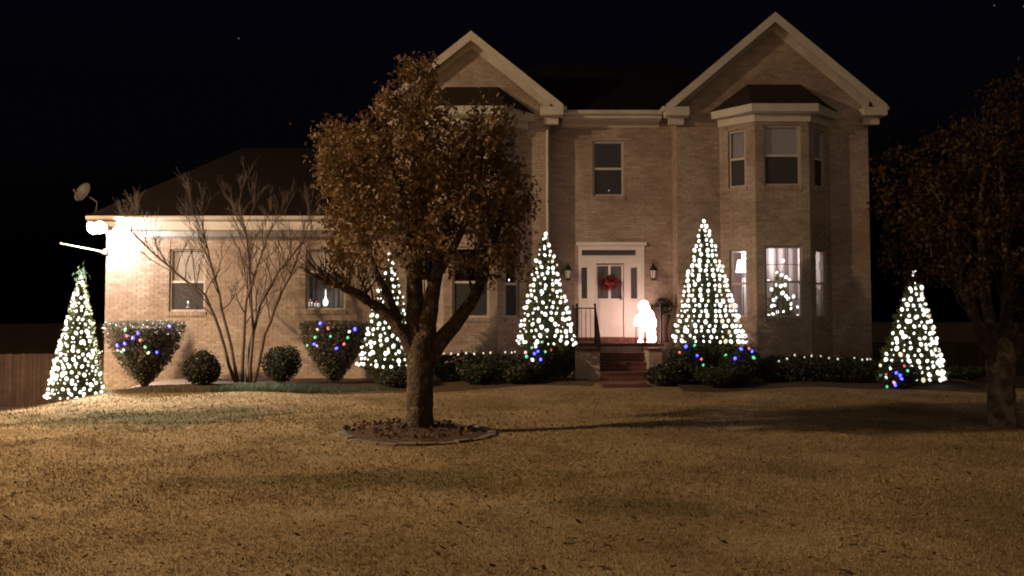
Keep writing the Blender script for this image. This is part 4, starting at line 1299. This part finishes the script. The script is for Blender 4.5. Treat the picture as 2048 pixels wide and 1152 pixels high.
pl = [([(834,725),(812,672),(780,635),(735,600),(700,578),(660,566),(640,560)], 17, 4, -.25), ([(836,720),(830,650),(829,560),(818,470),(800,380),(770,300)], 24, 4, .15),
      ([(848,715),(856,640),(868,570),(884,490),(900,400),(925,300)], 21, 4, -.2), ([(850,730),(874,688),(908,650),(945,600),(968,550),(990,480),(1010,390)], 21, 4, .2),
      ([(838,560),(842,450),(838,330),(828,240),(830,185)], 19, 3, 0), ([(800,640),(760,560),(720,470),(690,380)], 9, 3, .35), ([(870,560),(915,480),(950,400),(965,310)], 10, 3, -.5)]
bl_ = [(830,168,38,50,1.7),(818,235,56,60,1.1),(700,315,74,76,1.25),(790,320,90,80,1.2),(880,300,80,80,1.2),(965,290,58,74,1.25),
       (680,400,62,80,1.1),(780,410,90,70,1.0),(880,410,95,75,1.0),(985,385,82,85,1.25),(1005,460,62,62,.9),(700,480,58,66,.8),(790,490,80,55,.6),(900,490,80,55,.65),
       (970,520,60,50,.65),(668,275,28,32,1.0),(1010,240,20,26,.8),(660,330,30,50,1.0),(720,545,60,42,.45),(1030,510,36,44,.65),(660,520,26,40,.5)]
pear('bronze-leaved pear tree with forked trunk standing in the ringed bed', 0, 11.8, pl, [(848+(b_[0]-842)*.97, *b_[1:]) for b_ in bl_], 24000, 21, leafm=M['pear'],
     trunk=[(838,862,31),(838,842,27),(840,770,25),(843,715,28),(844,690,27),(845,670,22),(845,655,8)])
pl2 = [(p_, a_, b_, c_) for p_, a_, b_, c_ in [([(1998,760),(1985,710),(1955,650),(1925,580),(1900,500),(1880,400)], 15, 4, -.2), ([(2004,750),(2010,690),(2015,600),(2010,450),(2000,300)], 18, 4, .2),
      ([(2006,755),(2025,710),(2060,640),(2100,560),(2130,450)], 15, 4, 0), ([(1990,700),(1965,560),(1960,420),(1985,260)], 12, 3, .3)]]
bl2 = [(2010,225,50,62,1.0),(1930,300,62,70,1.1),(2020,330,85,80,1.1),(1850,330,52,60,1.0),(1820,400,44,60,1.0),(1900,420,85,80,1.1),(2000,450,90,80,1.1),(1850,490,66,66,.9),
       (1930,540,80,60,.8),(2030,560,80,60,.9),(2100,380,90,110,1.1),(2120,520,80,80,1.0),(2080,250,60,70,1.0),(1790,350,20,40,.8),(1990,180,24,28,.9)]
pear('dim bronze-leaved pear tree cut off by the right edge of the picture', 0, 12.4, pl2, bl2, 16500, 33, barkm=M['pale_patch_bark'], leafm=M['pear_shaded'],
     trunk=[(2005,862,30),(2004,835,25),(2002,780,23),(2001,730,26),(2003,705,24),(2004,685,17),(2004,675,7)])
random.seed(5); rng = np.random.default_rng(5)

# ring bed around the pear
rc = Vector((X(836,11.6), 11.6, 0)); RR_ = 1.09
ring = thing('tree_ring', 'round concrete edging with mulch and fallen leaves about the pear tree', 'edging', rc)
nb = 26
for i in range(nb):
    a0, a1 = 2*math.pi*i/nb+.012, 2*math.pi*(i+1)/nb-.012
    s = MB(); V = []
    for zt in (-.06, .035+random.uniform(-.015,.010)):
        for a_ in (a0, (a0+a1)/2, a1):
            for rr in (RR_-.055, RR_+.055): V.append((rc.x+rr*math.cos(a_), rc.y+rr*math.sin(a_), zt+float(height(rc.x+rr*math.cos(a_), rc.y+rr*math.sin(a_)))))
    F = [(6,8,9,7)[::-1],(8,10,11,9)[::-1],(0,2,8,6)[::-1],(2,4,10,8)[::-1],(1,7,9,3)[::-1],(3,9,11,5)[::-1],(0,6,7,1)[::-1],(4,5,11,10)[::-1]]
    s.add(V, F); s.build('edging_block', M['concrete'], ring)
V, F = [(rc.x, rc.y, float(height(rc.x,rc.y))+.06)], []
for k, rr in enumerate((.35,.7,RR_-.05)):
    for j in range(36):
        a_ = 2*math.pi*j/36; x_, y_ = rc.x+rr*math.cos(a_), rc.y+rr*math.sin(a_)
        V.append((x_, y_, float(height(x_,y_))+(.07,.05,.015)[k]+random.uniform(-.01,.01)))
F = [(0,1+j,1+(j+1)%36) for j in range(36)]
for k in range(2):
    for j in range(36): F.append((1+k*36+j, 1+k*36+36+j, 1+k*36+36+(j+1)%36, 1+k*36+(j+1)%36))
link('mulch', V, F, M['mulch'], ring, smooth=True)
def rg(n_):
    a_ = rng.uniform(0,6.28,n_); rr = RR_*np.sqrt(rng.random(n_))*.9
    return rc.x+rr*np.cos(a_)-.1, rc.y+rr*np.sin(a_)
x, y = rg(420); k = len(x)
c_ = np.stack([x,y,height(x,y)+rng.uniform(.06,.10,k)], -1)
Vl, Fl, rl = leaf_mesh(c_, .034, asp=.6)
o = link('fallen_leaves', Vl, Fl, M['deadleaf'], ring, rnd=rl); o['kind'] = 'stuff'

# ------------------------------------------------------------------ things on and about the house
# wreath on the door
wc = at(1219, 566, YC-.03)
wt = thing('door_wreath', 'red wreath hanging on the front door glass', 'wreath', wc)
k = 900; a_ = rng.uniform(0,6.28,k); b_ = rng.uniform(0,6.28,k)
P = np.stack([wc.x+(.17+.085*np.cos(b_)+.05*np.sin(3*a_+1))*np.cos(a_), wc.y-.02+.05*np.sin(b_), wc.z+(.115+.07*np.cos(b_)+.03*np.sin(2*a_))*np.sin(a_)], -1)
P += rng.normal(size=P.shape)*np.array([.02,.01,.02])
crown('leaves', P, .035, M['wreath'], wt, asp=.5)
s = MB()
for q in range(-1, 2, 2):
    s.sphere((wc.x+q*.07, wc.y-.07, wc.z-.02), (.075,.03,.05), 10, 6); s.tube([(wc.x,wc.y-.07,wc.z-.03),(wc.x+q*.06,wc.y-.06,wc.z-.2)], [.012,.022], 6)
s.sphere((wc.x,wc.y-.09,wc.z-.02), .03); s.build('bow', M['scarlet'], wt, True)
s = MB(); s.box(wc.x-.012, wc.x+.012, wc.y-.012, wc.y-.006, wc.z+.15, Z(529,YC)); s.build('hanger', M['whitepole'], wt)

# glowing figure on the landing
fc = Vector((X(1290, 20.62), 20.72, LZ+.006))
ft = thing('light_up_figure', 'glowing white figure in a hood and long coat on the porch', 'figure', fc)
s = MB()
def fs(x_, y_, z_, r): s.sphere((fc.x+x_, fc.y+y_, fc.z+z_), r, 14, 10)
def fcap(a_, b_, r0, r1):
    A_, B_ = Vector(a_), Vector(b_); k = 7
    for i in range(k): q = A_.lerp(B_, i/(k-1)); fs(q.x, q.y, q.z, r0+(r1-r0)*i/(k-1))
fs(-.03,0,.97,(.13,.13,.14)); fs(.0,.02,1.02,(.11,.12,.10)); fs(.07,.05,.90,(.09,.1,.11))
fs(.06,0,.68,(.21,.17,.22)); fs(.13,.02,.52,(.19,.17,.24)); fs(.18,.03,.28,(.12,.15,.26)); fs(.20,.03,.12,(.12,.14,.12)); fs(.10,0,.47,(.19,.15,.11))
fcap((.0,-.12,.76),(-.20,-.16,.66),.07,.065); fcap((-.20,-.16,.66),(-.23,-.14,.50),.07,.06)
fcap((.15,-.12,.75),(-.02,-.19,.55),.07,.06)
fcap((-.07,-.02,.5),(-.10,-.03,.06),.06,.045); fs(-.12,-.06,.04,(.08,.06,.04)); fs(.15,-.09,.035,(.11,.08,.035))
fg = s.build('body', M['figure'], ft, True)
rm_ = fg.modifiers.new('remesh', 'REMESH'); rm_.mode = 'VOXEL'; rm_.voxel_size = .022; rm_.use_smooth_shade = True
s = MB(); s.lathe((fc.x+.04, fc.y, LZ+.004), [(.30,0),(.30,.02),(.27,.025)], 18); s.build('base', M['iron'], ft)
cn = MB(); q = fc+Vector((-.25,-.17,0)); cn.tube([(q.x,q.y,q.z+.01),(q.x+.005,q.y,q.z+.52)], .012, 6); cn.build('cane', M['scarlet'], ft)

# potted fern on the porch
pc = Vector((X(1328,21.4), 21.45, LZ+.006)); pt = thing('potted_plant', 'leafy plant in a tall dark planter on the porch by the right lantern', 'plant', pc)
s = MB(); s.lathe(pc, [(.13,0),(.15,.04),(.11,.1),(.12,.45),(.19,.72),(.20,.74),(.17,.75)], 14); s.build('planter', M['pot'], pt, True)
P, d_ = ball(700, (pc.x,pc.y,pc.z+.97), (.27,.25,.24), .1); crown('foliage', P, .05, M['fern'], pt, asp=.3, out=d_, outw=.5, droop=.2)

# floodlight under the garage eave
fl = at(192, 456, YG-.62)
ftg = thing('floodlight', 'twin-head security floodlight blazing under the left garage eave corner', 'floodlight', fl)
s = MB(); s.lathe((fl.x+.12, fl.y+.10, fl.z+.06), [(.07,0),(.07,.06),(.05,.07)], 12); s.build('mount', M['metal'], ftg)
heads = [(Vector((fl.x-.06, fl.y-.05, fl.z)), Vector((-.30,-.85,-.35)), Vector((-.02,-.56,-.80))), (Vector((fl.x+.15, fl.y-.06, fl.z+.02)), Vector((.35,-.85,-.40)), Vector((.38,-.52,-.78)))]
for hp, hd, beam in heads:
    hd.normalize(); beam.normalize()
    s = MB(); s.tube([(fl.x+.12, fl.y+.10, fl.z+.06), hp-hd*.12], .02, 8); s.build('arm', M['metal'], ftg)
    s = MB(); s.tube([hp-hd*.16, hp-hd*.12, hp-hd*.02, hp+hd*.03], [.07,.10,.17,.175], 16); hh = s.build('lamp_head', M['whitepole'], ftg, True)
    s = MB(); s.tube([hp+hd*.032, hp+hd*.06, hp+hd*.075], [.168,.14,.06], 16); s.build('lens', M['flood'], hh, True)
    ld = bpy.data.lights.new('floodlight_beam', 'SPOT'); ld.energy = FLOOD_POWER; ld.color = FLOOD_COL; ld.spot_size = R(78); ld.spot_blend = .9; ld.shadow_soft_size = .08
    lo_ = bpy.data.objects.new('floodlight_beam', ld); COL.objects.link(lo_); lo_.parent = ftg
    lo_.location = hp+hd*.14-fl; lo_.rotation_euler = beam.to_track_quat('-Z', 'Y').to_euler()
# spill of the bare lens sideways onto wall and soffit
ld = bpy.data.lights.new('floodlight_spill', 'POINT'); ld.energy = FLOOD_SPILL; ld.color = FLOOD_COL; ld.shadow_soft_size = .08
lo_ = bpy.data.objects.new('floodlight_spill', ld); COL.objects.link(lo_); lo_.parent = ftg; lo_.location = (.1, -.20, -.16)

# bare pole in a bracket at the corner
pa, pb = at(209, 504, YG-.12), at(122, 487, YG-.75)
tp = thing('wall_pole', 'slim white pole jutting left from the garage corner under the floodlight', 'pole', pa)
s = MB(); s.tube([pa, pb], [.022,.020], 10); s.sphere(pb, .028); s.build('pole', M['whitepole'], tp, True)
s = MB(); s.box(pa.x-.03, pa.x+.06, YG-.13, YG-.008, pa.z-.05, pa.z+.08); s.tube([pa+Vector((.0,.02,-.05)), pa+(pb-pa)*.12], .028, 8); s.build('bracket', M['metal'], tp)

# satellite dish on the roof edge
dc = at(168, 386, YG+.35); db = at(190, 424, YG-.1)
td = thing('satellite_dish', 'grey satellite dish on a bent mast above the garage eave corner', 'satellite dish', db)
s = MB(); s.tube([(db.x, YG-.05, GE+.12), (db.x-.02, YG+.05, GE+.45), (dc.x+.06, dc.y+.02, dc.z-.05)], .022, 8); s.build('mast', M['dish'], td, True)
nrm = Vector((-.28,-.85,.42)).normalized(); e1 = nrm.cross(Vector((0,0,1))).normalized(); e2 = e1.cross(nrm)
V, F = [], []; nr, na = 5, 24
for side in (0, .02):
    for i in range(nr+1):
        q = i/nr
        for j in range(na):
            a_ = 2*math.pi*j/na; V.append(dc + e1*(.25*q*math.cos(a_)) + e2*(.30*q*math.sin(a_)) + nrm*(.07*q*q-side))
m1 = (nr+1)*na
for i in range(nr):
    for j in range(na):
        a_, b_ = i*na+j, i*na+(j+1)%na
        F.append((a_, b_, b_+na, a_+na)); F.append((m1+a_+na, m1+b_+na, m1+b_, m1+a_))
for j in range(na): F.append((nr*na+j, nr*na+(j+1)%na, m1+nr*na+(j+1)%na, m1+nr*na+j))
link('reflector', V, F, M['dish'], td, smooth=True)
fe = dc+nrm*.32-e2*.12
s = MB(); s.tube([dc-e2*.29+nrm*.06, fe], .012, 6); s.build('feed_arm', M['dish'], td)
s = MB(); s.tube([fe, fe-(fe-dc).normalized()*.09], [.035,.025], 8); s.build('feed_horn', M['dish'], td)
link('dish_foot', [(db.x-.08,YG-.12,GE+.085),(db.x+.08,YG-.12,GE+.085),(db.x+.08,YG+.05,GE+.205),(db.x-.08,YG+.05,GE+.205)], [(0,1,2,3)], M['dish'], td)

# candles and ornaments behind the windows
def candle(label, px, py, Yd, hgt=.22, k=1.0):
    q = at(px, py, Yd); t = thing('window_candle', label, 'candle', (q.x, q.y, q.z-hgt), 'electric candles in the windows')
    s = MB(); s.lathe((q.x,q.y,q.z-hgt), [(.045,0),(.05,.015),(.02,.03)], 12); s.build('base', M['candle'], t)
    s = MB(); s.tube([(q.x,q.y,q.z-hgt+.03),(q.x,q.y,q.z-.035)], .011, 8); s.build('stick', M['candle'], t)
    s = MB(); s.sphere(q, (.022*k,.022*k,.036*k), 10, 8); s.build('flame_bulb', M['flame'], t, True)
candle('lit candle in the left garage window', 376, 604, YG-.155+.30-.02-.27, .16)
candle('lit candle in the upper window over the front door', 1218, 381, YC+.25, .12)
candle('lit candle in the left lower bay window behind the pear limb', 1018, 560, 21.6, .3)
# lit ornaments in the right garage window: a white figure-lamp and small houses
oz = Z(619, YG)+.06
shf = at(640, 618, YG+.3)
tw = thing('window_shelf', 'narrow dark shelf inside the right garage window', 'shelf', (shf.x, YG+.3, oz))
s = MB(); s.box(gx0+w2[0]-.1, gx0+w2[1]+.1, YG+.15, YG+.45, oz-.03, oz-.001); s.build('board', M['darkroom'], tw)
s = MB(); s.box(gx0+w2[0]-.05, gx0+w2[0]+.0, YG+.2, YG+.4, -.5, oz-.031); s.box(gx0+w2[1], gx0+w2[1]+.05, YG+.2, YG+.4, -.5, oz-.031); s.build('leg', M['darkroom'], tw)
for (px, h_, kind, lab) in ((622,.26,'b_pink','small pink-lit ornament house at the left of the garage window shelf'), (634,.20,'b_pink','middle pink-lit ornament house on the garage window shelf')):
    q = at(px, 618, YG+.3); t = thing('ornament_house', lab, 'ornament', (q.x, q.y, oz), 'lit ornaments in the garage window')
    s = MB(); s.box(q.x-.075,q.x+.075,q.y-.06,q.y+.06,oz,oz+h_*.65); s.build('walls', M['porcelain'], t)
    s = MB(); s.prism([(-.09,oz+h_*.655),(.09,oz+h_*.655),(0,oz+h_)], (q.x,q.y,0), (1,0,0), (0,-1,0), -.07, .07); s.build('roof', M['scarlet'], t)
    for a_, b_ in ((-.04,.25),(.04,.25),(-.04,.5),(.04,.5),(0,.8)):
        place('bulb', bulb_mesh(random.choice([kind,'b_white']), .014, .017), (q.x+a_, q.y-.085, oz+h_*b_), t)
q = at(651, 618, YG+.3); t = thing('ornament_lamp', 'bright white tapering ornament lamp in the right garage window', 'ornament', (q.x,q.y,oz), 'lit ornaments in the garage window')
s = MB(); s.lathe((q.x,q.y,oz), [(.08,0),(.08,.03),(.05,.05)], 12); s.build('base', M['porcelain'], t)
s = MB(); s.lathe((q.x,q.y,oz), [(.04,.051),(.075,.12),(.07,.19),(.03,.25),(.016,.32),(.012,.46),(.003,.52)], 14); s.build('glass', M['b_white'], t, True)

cur = drape(Vector((0,YG+.62,0)), Vector((1,0,0)), Vector((0,-1,0)), gx0+w2[0]-.35, gx0+w2[1]+.35, oz+.0, Z(490,YG), None, d=0, m_='sheer_room', amp=.03, wl=.14)  # added curtain, catches the ornament lamp to make the pane glow grey
tag(cur, 'pale curtain behind the ornaments in the right garage window', 'curtain')
# ---- lit room behind the right lower bay
cur = drape(Vector((0,22.25,0)), Vector((1,0,0)), Vector((0,-1,0)), RB-.66, RB+1.9, 1.12, 3.88, None, d=0, m_='sheer_room', amp=.011, wl=.26)
tag(cur, 'pale sheer curtain hanging behind the indoor tree in the right bay', 'curtain')
lampc = at(1486, 532, 22.0)
t = thing('floor_lamp', 'lit drum-shade floor lamp behind the left pane of the lower right bay', 'lamp', (lampc.x, lampc.y, 1.1))
s = MB(); s.lathe((lampc.x,lampc.y,1.1), [(.15,0),(.15,.02),(.03,.04)], 16); s.build('base', M['iron'], t)
s = MB(); s.tube([(lampc.x,lampc.y,1.13),(lampc.x,lampc.y,lampc.z-.1)], .014, 8); s.build('pole', M['iron'], t)
s = MB(); s.tube([(lampc.x,lampc.y,lampc.z-.17),(lampc.x,lampc.y,lampc.z+.17)], [.2,.15], 20, cap=False); s.build('shade', M['shade_lit'], t, True)
ld = bpy.data.lights.new('floor_lamp_bulb', 'POINT'); ld.energy = 340; ld.color = (1.0,.84,.80); ld.shadow_soft_size = .06
lo_ = bpy.data.objects.new('floor_lamp_bulb', ld); COL.objects.link(lo_); lo_.parent = t; lo_.location = (0, 0, lampc.z-1.1+.26)

tx = at(1566, 640, 21.75)
t = thing('indoor_christmas_tree', 'decorated tree with white bulbs inside the lower right bay window', 'christmas tree', (tx.x, tx.y, 1.1))
s = MB(); s.tube([(tx.x,tx.y,1.1),(tx.x,tx.y,3.0)], [.05,.01], 7); s.build('trunk', M['bark'], t)
k = 2600; f = 1-np.sqrt(rng.random(k)); a_ = rng.uniform(0,6.28,k); rr = .52*(1-f)*np.sqrt(rng.uniform(.2,1.05,k))
P = np.stack([tx.x-.1+rr*np.cos(a_), tx.y+rr*np.sin(a_), 1.35+f*1.75], -1)
crown('crown', P, .06, M['conifer'], t, asp=.25, out=np.stack([np.cos(a_),np.sin(a_),np.full(k,.3)],-1), outw=.6)
st = thing('string_lights', 'white bulbs on the tree inside the bay window', 'string lights', (tx.x, tx.y-.5, 1.4))
bul = [(1566,522),(1554,545),(1563,550),(1572,554),(1578,559),(1553,570),(1562,572),(1570,570),(1543,579),(1565,586),(1572,592),(1576,597),(1587,593),(1547,600),(1553,596),(1544,612),(1549,611),(1582,608),(1582,617),(1595,614),(1538,631),(1546,628),(1555,624),(1567,623),(1596,632),(1537,562)]
pts = []
for a_, b_ in bul:
    q = at(a_, b_, tx.y-.25); f = min(1, max(0, (q.z-1.35)/1.75)); pts.append(at(a_, b_, tx.y-.1-.4*(1-f)))
s = MB(); s.tube(pts, .004, 4); s.build('wire', M['wire'], st)
for q in pts: place('bulb', bulb_mesh('b_white'), q, st, (random.uniform(-1,1), random.uniform(-1,1), 0), random.uniform(.7,1.15))

# ------------------------------------------------------------------ fences
def fence(label, x0, x1, y, ztop, zbot):
    t = thing('wooden_fence', label, 'fence', (x0, y, zbot), 'board privacy fences')
    s = MB(); s.box(-.068, .068, -.011, .011, 0, 1)
    me = s.build('board', M['wood']); mesh = me.data; bpy.data.objects.remove(me)
    x = x0
    while x < x1:
        place('board', mesh, (x+.07, y, zbot), t, (0, random.uniform(-.006,.006), 0), (1, 1, ztop-zbot+random.uniform(-.015,.015))); x += .143
    for zr in (.3, .95, 1.55):
        s = MB(); s.box(x0, x1, y+.012, y+.05, zbot+zr-.045, zbot+zr+.045); s.build('rail', M['wood'], t)
    q = x0
    while q <= x1:
        s = MB(); s.box(q-.045, q+.045, y+.051, y+.14, zbot-.2, ztop-.05); s.build('post', M['wood'], t); q += 2.4
fence('wooden board fence beyond the lit evergreen at far left', -21, gx0-.3, 27.6, Z(708,27.6), -1.45)
fence('wooden board fence in the dark beyond the house on the right', 9.8, 26, 28.5, Z(690,28.5), -.75)

# ------------------------------------------------------------------ street lamp beyond the left edge whose light falls on the yard
sx, sy, sz = STREET_POS
t = thing('street_lamp', 'tall street lamp with a curved arm beside the road, left of the yard', 'street lamp', (sx-1.6, sy-1.2, float(height(sx-1.6, sy-1.2))))
g = float(height(sx-1.6, sy-1.2))
s = MB(); s.tube([(sx-1.6,sy-1.2,g-.2),(sx-1.6,sy-1.2,g+4),(sx-1.6,sy-1.2,sz+.1)], [.11,.09,.07], 12); s.build('pole', M['metal'], t, True)
s = MB(); s.tube([(sx-1.6,sy-1.2,sz),(sx-1.2,sy-.9,sz+.35),(sx-.5,sy-.4,sz+.42),(sx-.1,sy-.1,sz+.36)], .04, 8); s.build('arm', M['metal'], t, True)
s = MB(); s.sphere((sx,sy,sz+.32), (.34,.22,.12), 14, 8); s.build('lamp_head', M['metal'], t, True)
s = MB(); s.sphere((sx,sy,sz+.22), (.2,.14,.09), 12, 8); s.build('lens', M['sodium'], t, True)
ld = bpy.data.lights.new('street_lamp_bulb', 'POINT'); ld.energy = STREET_POWER; ld.color = STREET_COL; ld.shadow_soft_size = .30
lo_ = bpy.data.objects.new('street_lamp_bulb', ld); COL.objects.link(lo_); lo_.parent = t; lo_.location = Vector((sx,sy,sz))-Vector((sx-1.6,sy-1.2,g))
# the reflector of the head throws most of the light downwards
ld = bpy.data.lights.new('street_lamp_beam', 'SPOT'); ld.energy = STREET_DOWN; ld.color = STREET_COL; ld.shadow_soft_size = .30; ld.spot_size = R(179); ld.spot_blend = 1.0
lo_ = bpy.data.objects.new('street_lamp_beam', ld); COL.objects.link(lo_); lo_.parent = t; lo_.location = Vector((sx,sy,sz-.02))-Vector((sx-1.6,sy-1.2,g))
